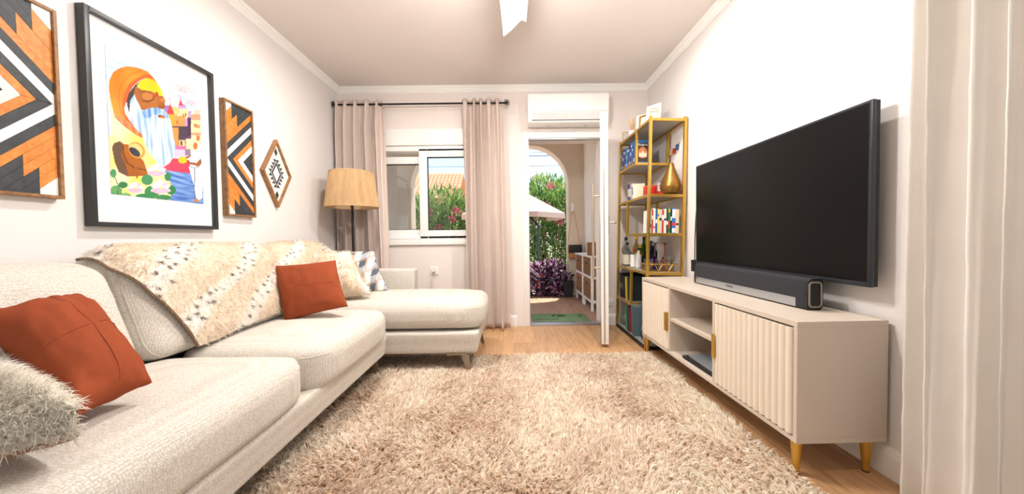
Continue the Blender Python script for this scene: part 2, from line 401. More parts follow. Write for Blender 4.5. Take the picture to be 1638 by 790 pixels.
# ---- side window behind the long curtain and rear glazing (frames and panes)
w2 = thing('window_2', None, None, (XR+.05, -.3, .12)); struct(w2)
fb = B()
for y in (-1.2, -.34, .57): fb.box(XR+.06, XR+.12, y, y+.05, .12, 2.2)
fb.box(XR+.06, XR+.12, -1.2, .62, .12, .18).box(XR+.06, XR+.12, -1.2, .62, 2.14, 2.2); fb.build('window_frame', PVC, w2)
B().box(XR+.085, XR+.095, -1.15, -.34, .18, 2.14).build('pane', GLASS, w2); B().box(XR+.085, XR+.095, -.29, .57, .18, 2.14).build('pane', GLASS, w2)
w3 = thing('window_3', None, None, (-.1, YB-.1, .1)); struct(w3)
fb = B()
for x in (-1.35, -.13, 1.09): fb.box(x, x+.06, YB-.14, YB-.08, .1, 2.25)
fb.box(-1.35, 1.15, YB-.14, YB-.08, .1, .16).box(-1.35, 1.15, YB-.14, YB-.08, 2.19, 2.25); fb.build('window_frame', PVC, w3)
B().box(-1.29, -.13, YB-.115, YB-.105, .16, 2.19).build('pane', GLASS, w3); B().box(-.07, 1.09, YB-.115, YB-.105, .16, 2.19).build('pane', GLASS, w3)

# ---- garden door: frame, threshold and opened leaf
fr = B().box(DX0-.055, DX0+.004, YF-.012, YF+.07, 0, DZ1+.06).box(DX1-.004, DX1+.055, YF-.012, YF+.07, 0, DZ1+.06).box(DX0, DX1, YF-.012, YF+.07, DZ1-.004, DZ1+.06)
struct(fr.build('trim_5', PVC, bevel=.003))
struct(B().box(DX0+.004, DX0+.01, YF+.0, YF+.06, .02, DZ1-.004).box(DX0+.004, DX1-.004, YF, YF+.06, DZ1-.014, DZ1-.004).build('trim_6', ALU))
struct(B().box(DX0+.002, DX1-.002, YF-.014, YF+.09, -.004, .022).build('trim_7', ALU, bevel=.004))
ang = math.atan2(-.73, -.195)   # leaf direction from hinge towards the room
hinge = Vector((.945, 3.60, 0))
dl = thing('door_1', None, None, hinge, rotz=ang, local=True); struct(dl)
# local x along leaf (0..0.755), local y: left/outer face is -y?  (rotated frame)
LW, LT = .755, .062
d = B()
d.box(0, .09, 0, LT, .03, 1.955).box(LW-.09, LW, 0, LT, .03, 1.955).box(.09, LW-.09, 0, LT, 1.86, 1.955).box(.09, LW-.09, 0, LT, .03, .16)
leaf = d.build('leaf_frame', PVC, dl, bevel=.004)
B().box(.09, LW-.09, LT/2-.006, LT/2+.006, .16, 1.86).build('pane', GLASS, leaf)
B().box(LW, LW+.002, LT*.36, LT*.56, .04, 1.945).build('lock_strip', STEEL, leaf)
for zz in (.35, .95, 1.05, 1.45, 1.85): B().box(LW+.002, LW+.006, LT*.38, LT*.54, zz, zz+.05).build('latch', STEEL, leaf)
g = B().tube([(LW-.05, -.062, .575), (LW-.05, -.062, 1.37)], .0115, 12).build('pull_bar', STEEL, leaf, smooth=True)
B().tube([(LW-.05, 0, 1.275), (LW-.05, -.062, 1.275)], .008, 10).tube([(LW-.05, 0, .668), (LW-.05, -.062, .668)], .008, 10).build('standoff', STEEL, leaf, smooth=True)
B().box(LW-.065, LW-.035, LT, LT+.01, .95, 1.11).build('handle_plate', STEEL, leaf, bevel=.003)
B().tube([(LW-.05, LT+.005, 1.05), (LW-.05, LT+.055, 1.05), (LW-.06, LT+.06, 1.05), (LW-.15, LT+.06, 1.05)], .009, 10).build('lever', STEEL, leaf, smooth=True)
B().box(0, LW-.0, -.004, .0, .03, .16).build('bottom_seal', RUBBER, leaf)

# ------------------------------------------------------------------ recessed ceiling downlights
for k, (x, y, e) in enumerate(((.74, 2.16, 19), (-.74, 2.16, 19), (.74, .35, .8), (-.74, .35, 3))):
    t = thing('ceiling_downlight', ['white recessed ceiling downlight above the television', 'white recessed ceiling downlight above the long sofa back',
              'white recessed ceiling downlight beside the cream curtain', 'white recessed ceiling downlight above the near sofa end'][k], 'light', (x, y, ZC-.012), 'recessed ceiling downlights')
    B().lathe([(.036, .004), (.036, 0), (.048, 0), (.052, .006), (.052, .012)], (x, y, ZC-.012), 24, cap=False).build('ring', WHITE, t, smooth=True)
    lm, ln, lb = newmat('lamp_diffuser'); lb.inputs['Emission Color'].default_value = (1, .93, .84, 1); lb.inputs['Emission Strength'].default_value = 4
    B().lathe([(.001, .008), (.036, .008)], (x, y, ZC-.012), 24, cap=False).build('diffuser', lm, t)
    lo = light('downlight_lamp', 'AREA', (x, y, ZC-.02), e, (1, .955, .9), shape='DISK', size=.075); lo.data.spread = math.radians(172)

# ------------------------------------------------------------------ soft goods helpers
def axis_pts(h, r, m):
    e = [-h+r*(1-math.cos(a))*.999 for a in np.linspace(0, PI/2, 6)]
    mid = list(np.linspace(-h+r, h-r, m+2))[1:-1]
    return e+mid+[-x for x in reversed(e)]
def soft_box(x0, x1, y0, y1, z0, z1, r, m=14, fn=None):
    """rounded box grid, optional deformation fn(p, local -1..1 coords)"""
    c = Vector(((x0+x1)/2, (y0+y1)/2, (z0+z1)/2)); h = ((x1-x0)/2, (y1-y0)/2, (z1-z0)/2); r = min(r, min(h)*.98)
    A = [axis_pts(h[i], r, m if h[i] > .15 else 4) for i in range(3)]
    b = B()
    for ax in range(3):
        u, w = (ax+1) % 3, (ax+2) % 3
        for sgn in (-1, 1):
            U, V = A[u], A[w]; k = len(b.v)
            for q in V:
                for p in U:
                    P = [0, 0, 0]; P[ax] = sgn*h[ax]; P[u] = p; P[w] = q
                    I = [max(-(h[i]-r), min(h[i]-r, P[i])) for i in range(3)]
                    D = Vector([P[i]-I[i] for i in range(3)]); D = D.normalized()*r
                    Q = Vector(I)+D
                    if fn: Q = fn(Q, (Q.x/h[0], Q.y/h[1], Q.z/h[2]))
                    b.v.append(tuple(Q+c))
            nu = len(U)
            for j in range(len(V)-1):
                for i in range(nu-1):
                    a = k+j*nu+i; b.f.append((a, a+1, a+nu+1, a+nu))
    return b
def round_rect(hx, hy, r, n=6):
    P = []
    for cx, cy, a0 in ((hx-r, hy-r, 0), (-hx+r, hy-r, 90), (-hx+r, -hy+r, 180), (hx-r, -hy+r, 270)):
        for i in range(n+1):
            a = math.radians(a0+90*i/n); P.append((cx+r*math.cos(a), cy+r*math.sin(a)))
    return P
def sample_mesh(o_verts, faces, n, g):
    V = np.array(o_verts); T = []
    for f in faces:
        for i in range(1, len(f)-1): T.append((f[0], f[i], f[i+1]))
    T = np.array(T); a, b_, c = V[T[:, 0]], V[T[:, 1]], V[T[:, 2]]
    cr = np.cross(b_-a, c-a); ar = np.linalg.norm(cr, axis=1); nn = cr/np.maximum(ar, 1e-12)[:, None]
    idx = g.choice(len(T), n, p=ar/ar.sum()); u = g.random(n); v = g.random(n); s = u+v > 1; u[s] = 1-u[s]; v[s] = 1-v[s]
    return a[idx]+(b_[idx]-a[idx])*u[:, None]+(c[idx]-a[idx])*v[:, None], nn[idx], T[idx], np.stack([1-u-v, u, v], 1)
def strands(name, P, N, D, L, width, cols, mat, parent, g, lift=.6, jit=.35, tipcol=None, soft=.6):
    """P roots, N normals, D lean directions (unit), L lengths; two-segment tapered blades"""
    n = len(P); J = g.normal(size=(n, 3))*jit
    d1 = N*lift+D*.45+J; d1 /= np.linalg.norm(d1, axis=1)[:, None]
    d2 = N*lift*.25+D*1.0+J; d2 /= np.linalg.norm(d2, axis=1)[:, None]
    w = np.cross(d1, g.normal(size=(n, 3))); w /= np.linalg.norm(w, axis=1)[:, None]; w *= (width*(.7+.6*g.random(n)))[:, None]
    fl_ = (np.cross(w, d1)*N).sum(1) < 0; w[fl_] *= -1
    m = P+d1*(L*.55)[:, None]; t = m+d2*(L*.5)[:, None]
    V = np.stack([P-w, P+w, m+w*.8, m-w*.8, t], 1).reshape(-1, 3)
    off = np.array(WL[parent.name]); V = V-off
    base = (np.arange(n)*5)[:, None]
    loops = np.concatenate([base+np.array([[0, 1, 2, 3]]), base+np.array([[3, 2, 4]])], 1).ravel()
    me = bpy.data.meshes.new(name); me.vertices.add(5*n); me.vertices.foreach_set('co', V.astype(np.float32).ravel())
    me.loops.add(7*n); me.loops.foreach_set('vertex_index', loops.astype(np.int32))
    me.polygons.add(2*n); st = (np.arange(n)*7)[:, None]+np.array([[0, 4]]); me.polygons.foreach_set('loop_start', st.ravel().astype(np.int32))
    me.update(calc_edges=True)
    cc = np.repeat(cols[:, None, :], 5, 1).copy()
    if tipcol is not None: cc[:, 4, :] = cc[:, 4, :]*tipcol
    cc = np.concatenate([cc, np.ones((n, 5, 1))], 2)
    a = me.color_attributes.new('Col', 'FLOAT_COLOR', 'POINT'); a.data.foreach_set('color', cc.astype(np.float32).ravel())
    me.materials.append(mat); me.polygons.foreach_set('use_smooth', np.ones(2*n, dtype=bool))
    gn = np.cross(w, d1); gn /= np.linalg.norm(gn, axis=1)[:, None]; gn = gn*(1-soft)+N*soft; gn /= np.linalg.norm(gn, axis=1)[:, None]
    me.normals_split_custom_set_from_vertices(np.repeat(gn, 5, 0).tolist())
    o = bpy.data.objects.new(name, me); COL.objects.link(o); o.parent = parent; o['kind'] = 'stuff'
    return o
def pillow_verts(TL, TR, BR, BL, th, n=26, seed=0, wr=.004, pinch=.07):
    TL, TR, BR, BL = map(Vector, (TL, TR, BR, BL))
    nrm = ((TR-BL).cross(TL-BR)).normalized()
    b = B()
    def pt(u, v, sg):
        U, V = 2*u-1, 2*v-1
        uu = .5+.5*U*(1-pinch*(1-V*V)*U*U); vv = .5+.5*V*(1-pinch*(1-U*U)*V*V)
        p = TL*(1-uu)*vv+TR*uu*vv+BR*uu*(1-vv)+BL*(1-uu)*(1-vv)
        f = max(0, (1-U*U)*(1-V*V))**.42
        w = wr*(nse(U*2.1+seed, V*2.1, sg*3)+.6*nse(U*5+seed, V*5, 7))*min(1, 3*f)
        return p+nrm*(sg*(th/2*f+w))
    for sg in (1, -1): b.grid(n, n, lambda u, v: pt(.5-.5*math.cos(PI*u), .5-.5*math.cos(PI*v), sg))
    return b, nrm

# ------------------------------------------------------------------ sofa
sofa = thing('corner_sofa', 'large cream woven corner sofa with a chaise end and bronze legs', 'sofa', (-1.3, 1.4, 0))
def seatfn(cr, seed):
    def f(p, q):
        k = max(0, 1-q[0]**4)*max(0, 1-q[1]**4)
        up = cr*k*(1 if q[2] > 0 else .15)
        p = Vector((p.x-.05*q[0]*abs(q[1])**7, p.y-.03*q[1]*abs(q[0])**7, p.z))
        return Vector((p.x, p.y, p.z+up*(q[2] > -.2)+(.004*nse(p.x*5+seed, p.y*5, 1)+.0022*nse(p.x*14+seed, p.y*9, 2)) * (q[2] > 0)))
    return f
def seat(x0, x1, y0, y1, z0, z1, r, cr, seed):
    sb_ = soft_box(x0, x1, y0, y1, z0, z1, r, 22, seatfn(cr, seed)); tree = BVHTree.FromPolygons([Vector(v) for v in sb_.v], sb_.f)
    c = sb_.build('seat_cushion', SOFA, sofa, smooth=True, weld=True, angle=80)
    hx, hy = (x1-x0)/2, (y1-y0)/2; cx, cy = (x0+x1)/2, (y0+y1)/2
    rr = r*.30
    B().tube([tree.find_nearest(Vector((cx+u, cy+v, z1-r*.45)))[0] for u, v in round_rect(hx, hy, r*1.6, 10)], .0026, 6, closed=True).build('piping', PIPE, c, smooth=True)
    return c
seat(-1.5, -.835, .50, 1.462, .272, .448, .055, .028, 1)
seat(-1.5, -.815, 1.468, 2.352, .262, .452, .06, .03, 2)
seat(-1.5, -.185, 2.358, 3.03, .300, .480, .07, .035, 3)
# base boxes
def base(x0, x1, y0, y1, z0, z1, nm):
    def f(p, q):
        k = 1-.035*(1-q[2])/2 if False else 1
        return Vector((p.x-(.018*(1-q[2])/2 if q[0] > .5 else 0), p.y+(.012*(1-q[2])/2 if q[1] < -.5 else 0), p.z))
    return soft_box(x0, x1, y0, y1, z0, z1, .022, 8, f).build(nm, SOFA, sofa, smooth=True, weld=True, angle=60)
base(-1.75, -.855, .42, 2.36, .135, .278, 'base')
base(-1.75, -.225, 2.355, 3.06, .135, .288, 'chaise_base')
base(-1.755, -1.62, .42, 3.06, .20, .74, 'back_frame')
base(-1.75, -.84, 3.0, 3.13, .135, .672, 'arm')
base(-1.75, -.86, .33, .46, .135, .62, 'arm')
def backfn(seed, lean=.13):
    def f(p, q):
        k = max(0, 1-q[1]**4)*max(0, 1-q[2]**4)
        x = p.x+(.05*k if q[0] > 0 else 0)-lean*(q[2]+1)/2+.006*nse(p.y*6+seed, p.z*9, 3)+.003*nse(p.y*15+seed, p.z*22, 5)
        return Vector((x, p.y, p.z+.018*max(0, 1-q[1]**2)*(q[2] > .3)))
    return f
backs = []
for k, (y0, y1, z1, l) in enumerate(((.47, 1.322, .858, .15), (1.328, 2.23, .885, .15), (2.24, 2.99, .885, .15))):
    bb = soft_box(-1.60, -1.385, y0, y1, .452, z1, .075, 20, backfn(k*5.3, l)); backs.append((list(bb.v), list(bb.f)))
    tree = BVHTree.FromPolygons([Vector(v) for v in bb.v], bb.f)
    o = bb.build('back_cushion', SOFA, sofa, smooth=True, weld=True, angle=80)
    hy, hz = (y1-y0)/2, (z1-.452)/2
    f = backfn(k*5.3, l); cx = -1.4925; pts = []
    for u, v in round_rect(hy-.004, hz-.004, .085, 10):
        P = f(Vector((.088, u, v)), (.8, u/hy, v/hz)); pts.append(tree.find_nearest(P+Vector((cx, (y0+y1)/2, .452+hz)))[0])
    B().tube(pts, .003, 6, closed=True).build('piping', PIPE, o, smooth=True)
def sofa_leg(x, y, sx, sy):
    b = B(); tz = .14
    top = [(x-.028, y-.012), (x+.028, y-.012), (x+.028, y+.012), (x-.028, y+.012)]
    bx, by = x+sx*.035, y+sy*.018
    bot = [(bx-.012, by-.009), (bx+.012, by-.009), (bx+.012, by+.009), (bx-.012, by+.009)]
    b.add([(a, c, tz-.012) for a, c in top]+[(a, c, .004) for a, c in bot], [(0, 1, 2, 3), (7, 6, 5, 4), (0, 4, 5, 1), (1, 5, 6, 2), (2, 6, 7, 3), (3, 7, 4, 0)])
    b.box(min(x-sx*.12, x+sx*.02), max(x-sx*.12, x+sx*.02), y-.02, y+.02, tz-.016, tz)
    b.build('leg', LEGM, sofa, bevel=.002)
for a in ((-.33, 2.385, 1, -1), (-.29, 3.02, 1, 1), (-.95, 2.32, 1, 1), (-.95, .5, 1, -1), (-1.68, .5, -1, -1), (-1.68, 3.02, -1, 1)): sofa_leg(*a)

# ------------------------------------------------------------------ fur throw over the sofa back
bv, bf = [], []
for v, f in backs:
    k = len(bv); bv += [Vector(p) for p in v]; bf += [tuple(i+k for i in q) for q in f]
bvh = BVHTree.FromPolygons(bv, bf)
throw = thing('fur_throw', 'long spotted beige and white faux-fur throw draped over the sofa back', 'throw', (-1.45, 1.95, .5))
NU, NV = 130, 56
def throw_pt(s, t):
    # t: 0 behind the top .. 1 low front; s: along the sofa; left edge runs diagonally
    yl = 1.33+.15*max(0, t-.2)/.8; yr = 2.83-.10*t
    y = yl+(yr-yl)*s
    a = math.radians(114-150*t)
    ax, az = -1.565, .62+.05*math.sin(3*s)
    zend = az
    d = Vector((math.cos(a), 0, math.sin(a)))
    o = Vector((ax, y, zend))+d*1.2
    hit = bvh.ray_cast(o, -d, 1.15)
    if hit[0] is None: p = Vector((ax, y, zend))+d*.27
    else: p = hit[0]
    if t > .78 and p.x < -1.375: p = Vector((p.x+(-1.375-p.x)*(t-.78)/.22, p.y, p.z))
    return p, d
raw = np.zeros((NV, NU, 3)); dr = np.zeros((NV, NU, 3))
for j in range(NV):
    for i in range(NU):
        p, d = throw_pt(i/(NU-1), j/(NV-1)); raw[j, i] = p; dr[j, i] = d
dist = np.einsum('abc,abc->ab', raw-np.array([-1.565, 0, .62])*np.array([1, 0, 1]), dr)
for _ in range(14):
    pd = np.pad(raw, ((1, 1), (1, 1), (0, 0)), mode='edge')
    raw2 = (pd[1:-1, 1:-1]*2+pd[:-2, 1:-1]+pd[2:, 1:-1]+pd[1:-1, :-2]+pd[1:-1, 2:])/6
    raw2[:, :, 1] = raw[:, :, 1]
    raw = raw2
for j in range(NV):
    for i in range(NU):
        s, t = i/(NU-1), j/(NV-1); y = raw[j, i][1]
        w = .016+.010*(nse(y*4.5+t*1.5, t*2.5, 4)+.6)+.006*nse(y*11, t*5, 9)+(.012*max(0, t-.85)/.15)
        raw[j, i] += dr[j, i]*max(.004, w)
tb = B(); tb.v = [tuple(p) for p in raw.reshape(-1, 3)]
for j in range(NV-1):
    for i in range(NU-1):
        a = j*NU+i; tb.f.append((a, a+NU, a+NU+1, a+1))
spots = []
def band(y, t):   # diagonal white bands across the throw
    ph = (y*2.4+t*2.3+.14*nse(y*3, t*3, 2)+.1) % 1.0
    return max(0, 1-abs(ph-.5)/.25)
sy = rng.random(900)*1.6+1.2; stt = rng.random(900)
for y, t in zip(sy, stt):
    if band(y, t) > .3 and all((y-a_)**2+(t*.62-b_)**2 > .030**2 for a_, b_ in spots): spots.append((y, t*.62))
spots = np.array(spots)
def throw_cols(P, tv, g):
    n = len(P); out = np.zeros((n, 3)); wht = np.array(C(250, 245, 238)[:3]); tan = np.array(C(232, 214, 194)[:3]); tan2 = np.array(C(248, 238, 222)[:3]); dk = np.array(C(92, 72, 48)[:3])
    for i in range(n):
        y, t = P[i][1], tv[i]; bnd = min(1, 1.6*band(y, t)); q = g.random()*.6+.5*(nse(y*7, t*6, 5)+.4); q = min(1, max(0, q))
        c = (tan*(1-q)+tan2*q)*(1-bnd)+wht*bnd
        dd = ((spots[:, 0]-y)**2+(spots[:, 1]-t*.62)**2).min()
        if dd < .0085**2: c = c*.12+dk*.88
        out[i] = c
    return out
tob = tb.build('fabric', FURB, throw, smooth=True, angle=180, fixn=False)
tvals = np.repeat(np.linspace(0, 1, NV), NU)
cc = throw_cols(np.array(tb.v), tvals, rng); setcol(tob, np.concatenate([cc, np.ones((len(cc), 1))], 1))
P, N, T, Wt = sample_mesh(tb.v, tb.f, 34000, rng)
tt = (tvals[T]*Wt).sum(1); N = np.where((N[:, 0:1]*1.0+N[:, 2:3]) < 0, -N, N)
D = np.tile(np.array([[.12, .25, -1.0]]), (len(P), 1)); D += rng.normal(size=D.shape)*.18
D -= N*(D*N).sum(1)[:, None]; D /= np.linalg.norm(D, axis=1)[:, None]
strands('fur', P, N, D, .013+.010*rng.random(len(P)), .0011, throw_cols(P, tt, rng), FUR, throw, rng, lift=.55, jit=.26, soft=.75)
# bound edge strip
edge = [Vector(raw[j, 0])-Vector((0, .004, 0)) for j in range(NV)]
B().tube(edge, .006, 6).build('edge_binding', M('dark_fur_backing', C(120, 98, 78), .9), throw, smooth=True)

# ------------------------------------------------------------------ cushions
def plain_pillow(name, label, corners, th, mat, seed, seam=True, wr=.006):
    b, n = pillow_verts(*corners, th, 30, seed, wr)
    c = sum((Vector(p) for p in corners), Vector())/4; z = min(v[2] for v in b.v)
    t = thing(name, label, 'cushion', (c.x, c.y, z))
    tree = BVHTree.FromPolygons([Vector(v) for v in b.v], b.f)
    b.build('cover', mat, t, smooth=True, weld=True, angle=60)
    if seam:
        TL, TR, BR, BL = map(Vector, corners)
        vv = B()
        for (A0, A1, B0, B1) in ((TL, TR, BL, BR), (TL, BL, TR, BR)):
            pts = []
            for i in range(25):
                u = .07+.86*i/24; U = 2*u-1
                a = A0.lerp(A1, u); c_ = B0.lerp(B1, u); p = (a+c_)/2
                f = max(0, (1-U*U))**.42
                h_ = tree.ray_cast(p+n*.3, -n); pts.append(h_[0]+n*.0004 if h_[0] else p+n*(th/2*f))
            vv.tube(pts, .0014, 5)
        vv.build('seam', RUSTP, t, smooth=True)
    return t
def fur_pillow(name, label, corners, th, nst, length, seed, ground=None, colfn=None, lean=(0, 0, -1), width=.0013, both=True, backmat=None):
    b, n = pillow_verts(*corners, th, 24, seed, .004)
    c = sum((Vector(p) for p in corners), Vector())/4; z = min(v[2] for v in b.v)
    t = thing(name, label, 'cushion', (c.x, c.y, z))
    V = np.array(b.v); half = len(b.v)//2; F1 = [f for f in b.f if f[0] < half]; F2 = [f for f in b.f if f[0] >= half]
    if backmat is not None:
        fb2 = B(); fb2.v = list(b.v[half:]); fb2.f = [tuple(i-half for i in f) for f in F2]; fb2.build('back_cover', backmat, t, smooth=True, angle=180)
        b2 = B(); b2.v = list(b.v[:half]); b2.f = F1
    else: b2 = b
    o = b2.build('cover', FURB, t, smooth=True, angle=180)
    C0 = np.array(c); ax = np.array((Vector(corners[1])-Vector(corners[0])).normalized()); ay = np.array((Vector(corners[0])-Vector(corners[3])).normalized())
    def cols(P): 
        return np.array([colfn((p-C0)@ax, (p-C0)@ay) for p in P])
    if True:
        cc = cols(np.array(o.data.vertices and [v.co for v in o.data.vertices])+np.array([c.x, c.y, z])); setcol(o, np.concatenate([cc, np.ones((len(cc), 1))], 1))
    P, N, T, _ = sample_mesh(b.v, F1 if not both else F1+F2, nst, rng)
    N = np.where(((P-C0)*N).sum(1)[:, None] < 0, -N, N)
    D = np.tile(np.array([lean], float), (len(P), 1))+rng.normal(size=(len(P), 3))*.3+N*0
    D -= N*(D*N).sum(1)[:, None]; D /= np.linalg.norm(D, axis=1)[:, None]
    L = length*(.6+.7*rng.random(len(P)))
    strands('fur', P, N, D, L, width, cols(P), FUR, t, rng, lift=.75, jit=.3, soft=.85)
    return t
plain_pillow('rust_cushion', 'large rust orange cushion with stitched seams on the near sofa seat', (onX(-28, 500, -1.36), onX(124, 470, -1.40), onZ(243, 612, .525), onZ(115, 672, .52)), .17, RUST, 3, wr=.012)
plain_pillow('rust_cushion', 'rust orange cushion leaning on the spotted fur throw', (onY(438, 425, 2.12), onY(537, 416, 2.14), onY(557, 490, 2.02), onY(455, 516, 1.98)), .13, RUST, 9, wr=.008)
sp1 = [(rnd.uniform(-.2, .2), rnd.uniform(.10, .17)) for _ in range(14)]
def c1(u, v):
    w = np.array(C(255, 253, 248)[:3]); cr = np.array(C(254, 248, 234)[:3]); q = rnd.random()
    k = min(1, max(0, (v-.03)/.08)); c = (cr*(.8+.2*q))*(1-k)+w*k; c = c*.75+w*.25*(1+0*q)
    for a, b_ in sp1:
        if (u-a)**2+(v-b_)**2 < .011**2: return np.array(C(130, 118, 88)[:3])
    return c
FC = (onZ(-70, 535, .66), onZ(126, 655, .585), onZ(128, 692, .53), onZ(-110, 770, .52))
fur_pillow('fur_cushion', 'shaggy cream fur cushion with brown suede back on the near sofa seat', FC, .11, 10000, .028, 4, colfn=c1, lean=(.5, -.2, -.4), width=.0012, both=False, backmat=SUEDE)
def c2(u, v):
    w = np.array(C(248, 243, 234)[:3]); tn = np.array(C(238, 216, 188)[:3]); q = rnd.random()*.7
    k = max(0, 1-abs(((u*5.2+.35) % 1)-.5)/.22); c = (tn*(1-q)+w*q)*(1-k)+w*k
    if k > .4 and nse(u*60, v*60, 8) > .52: c = np.array(C(140, 112, 84)[:3])
    return c
fur_pillow('fur_cushion', 'beige striped faux-fur cushion between rust and checked cushions', (onY(484, 404, 2.56), onY(560, 402, 2.60), onY(594, 470, 2.46), onY(520, 486, 2.44)), .13, 6000, .026, 6, colfn=c2, lean=(.1, -.1, -1))
# checked wool cushion
pcorn = (onY(508, 398, 2.90), onY(598, 402, 2.92), onY(621, 464, 2.80), onY(545, 478, 2.78))
pb, pn = pillow_verts(*pcorn, .12, 60, 5, .003)
pc = sum(pcorn, Vector())/4
pt = thing('checked_cushion', 'white and grey checked wool cushion with brown stripes by the sofa arm', 'cushion', (pc.x, pc.y, min(v[2] for v in pb.v)))
po = pb.build('cover', vcol('checked_wool', rough=.95), pt, smooth=True, angle=180)
cols = []
for v in pb.v:
    d = Vector(v)-pc; u = d.dot((pcorn[1]-pcorn[0]).normalized())*9.2+.62; w = d.dot((pcorn[0]-pcorn[3]).normalized())*9.2+.1
    fu, fv = u % 1, w % 1
    su, sv = fu < .45, fv < .45
    c = Vector(C(245, 241, 235)[:3])
    if su and sv: c = Vector(C(96, 102, 114)[:3])
    elif su or sv: c = Vector(C(176, 180, 188)[:3]) if su else Vector(C(238, 234, 228)[:3])
    if .47 < fu < .60 or .47 < fv < .60: c = c*.35+Vector(C(168, 120, 88)[:3])*.65
    cols.append((*c, 1))
setcol(po, cols)

# ------------------------------------------------------------------ shag rug
RX0, RX1, RY0, RY1 = -1.30, 1.085, -.6, 2.665
rug = thing('shag_rug', 'thick beige shaggy rug covering the floor before the sofa', 'rug', (0, 1.0, 0))
B().box(RX0, RX1, RY0, RY1, .0005, .009).build('backing', M('rug_backing', C(206, 176, 148), .95), rug)
def patch_field(x, y): return nse(x*2.3, y*2.3, 1)+.6*nse(x*6, y*6, 2)
sp = .0145
gx, gy = np.meshgrid(np.arange(RX0+.004, RX1-.002, sp), np.arange(.62, RY1, sp)); gx = gx.ravel(); gy = gy.ravel()
gx2, gy2 = np.meshgrid(np.arange(RX0+.004, RX1-.002, .032), np.arange(RY0+.004, .62, .032))
gx = np.concatenate([gx, gx2.ravel()]); gy = np.concatenate([gy, gy2.ravel()])
gx = np.clip(gx+rng.normal(size=gx.size)*.005, RX0+.003, RX1-.003); gy = np.clip(gy+rng.normal(size=gy.size)*.005, RY0+.003, RY1-.003)
nC = gx.size; K = 6
ang = np.array([4.0*nse(x*1.6, y*1.6, 5)+2.2*nse(x*6, y*6, 6) for x, y in zip(gx, gy)])+rng.normal(size=nC)*.8-.8
pf = np.array([patch_field(x, y) for x, y in zip(gx, gy)])
lay = .35+.35*rng.random(nC)+.35*np.clip(pf, -.3, .8)
tone = rng.random(nC)*.55+.38-.34*np.clip(pf, -.6, .9)
tone += .22*np.clip((gx-.35)/.6, 0, 1)                       # tufts get paler towards the right side
c_lo = np.array(C(200, 168, 140)[:3]); c_hi = np.array(C(255, 246, 232)[:3])
cc = c_lo[None]*(1-np.clip(tone, 0, 1))[:, None]+c_hi[None]*np.clip(tone, 0, 1)[:, None]
P = np.repeat(np.stack([gx, gy, np.full(nC, .008)], 1), K, 0); P[:, :2] += rng.normal(size=(nC*K, 2))*.0022
P[:, 0] = np.clip(P[:, 0], RX0, RX1); P[:, 1] = np.clip(P[:, 1], RY0, RY1)
a = np.repeat(ang, K)+rng.normal(size=nC*K)*.35; ly = np.repeat(lay, K)
D = np.stack([np.cos(a)*ly, np.sin(a)*ly, np.full(nC*K, .10)], 1)*1.15
N = np.tile(np.array([[0, 0, 1.0]]), (nC*K, 1))
cs = np.repeat(cc, K, 0)*(.9+.2*rng.random((nC*K, 1)))
strands('pile', P, N, D, .026+.016*rng.random(nC*K), .0030, np.clip(cs, 0, 1), PILE, rug, rng, lift=.72, jit=.15, tipcol=1.05, soft=.55)

# ------------------------------------------------------------------ media console (local frame: x depth towards wall, y length away from camera)
con = thing('media_console', 'long greige media console with cream fluted doors and gold legs', 'cabinet', (1.075, 1.285, 0), rotz=.016, local=True)
CD, CLn, CZ0, CZ1 = .352, 1.475, .135, .603
yd1, yd2 = .525, 1.02        # front divisions: door | open | door
t_ = .018
body = B().box(0, CD, 0, CLn, CZ1-.022, CZ1).box(0, CD, 0, CLn, CZ0, CZ0+.020).box(0, CD, 0, t_, CZ0+.02, CZ1-.022).box(0, CD, CLn-t_, CLn, CZ0+.02, CZ1-.022)
body.box(0, CD, yd1-t_/2, yd1+t_/2, CZ0+.02, CZ1-.022).box(0, CD, yd2-t_/2, yd2+t_/2, CZ0+.02, CZ1-.022).box(CD-.012, CD, t_, CLn-t_, CZ0+.02, CZ1-.022)
body.build('carcass', CONS, con, bevel=.0012, seg=1)
B().box(.006, CD-.012, yd1+t_/2, yd2-t_/2, .362, .380).build('shelf', CONS, con)
def fluted(y0, y1, nfl):
    b = B(); z0, z1 = CZ0+.026, CZ1-.030; w = (y1-y0)/nfl; poly = []
    n = 7
    for i in range(nfl):
        for k in range(n):
            q = k/(n-1); poly.append((y0+w*(i+q*.96+.02), -.001-.0085*math.sin(PI*q)**.6 if 0 < q < 1 else 0.0015))
    poly = [(y0, .012)]+poly+[(y1, .012)]
    b.prism(poly, lambda u, v, d: (v+.003, u, d), z0, z1)
    return b.build('door', CONSD, con, smooth=True, angle=50)
d1 = fluted(t_+.003, yd1-t_/2-.003, 14); d2 = fluted(yd2+t_/2+.003, CLn-t_-.003, 13)
B().box(-.018, -.012, yd1-.034, yd1-.012, .29, .415).box(-.012, .004, yd1-.014, yd1-.010, .29, .415).build('handle', GOLD, d1, bevel=.001)
B().box(-.018, -.012, yd2+.012, yd2+.034, .29, .415).box(-.012, .004, yd2+.010, yd2+.014, .29, .415).build('handle', GOLD, d2, bevel=.001)
for x, y in ((.03, .035), (CD-.045, .035), (.03, CLn-.035), (CD-.045, CLn-.035)):
    l = B().lathe([(.011, .004), (.0125, .03), (.019, .12), (.020, CZ0)], (x, y, 0), 20).build('leg', GOLD, con, smooth=True)
    B().lathe([(.0115, 0), (.0115, .005)], (x, y, 0), 16).build('foot', BLACK, l)
B().lathe([(.006, .108), (.010, .13)], (.03, .62, 0), 10).build('glide', BLACK, con)
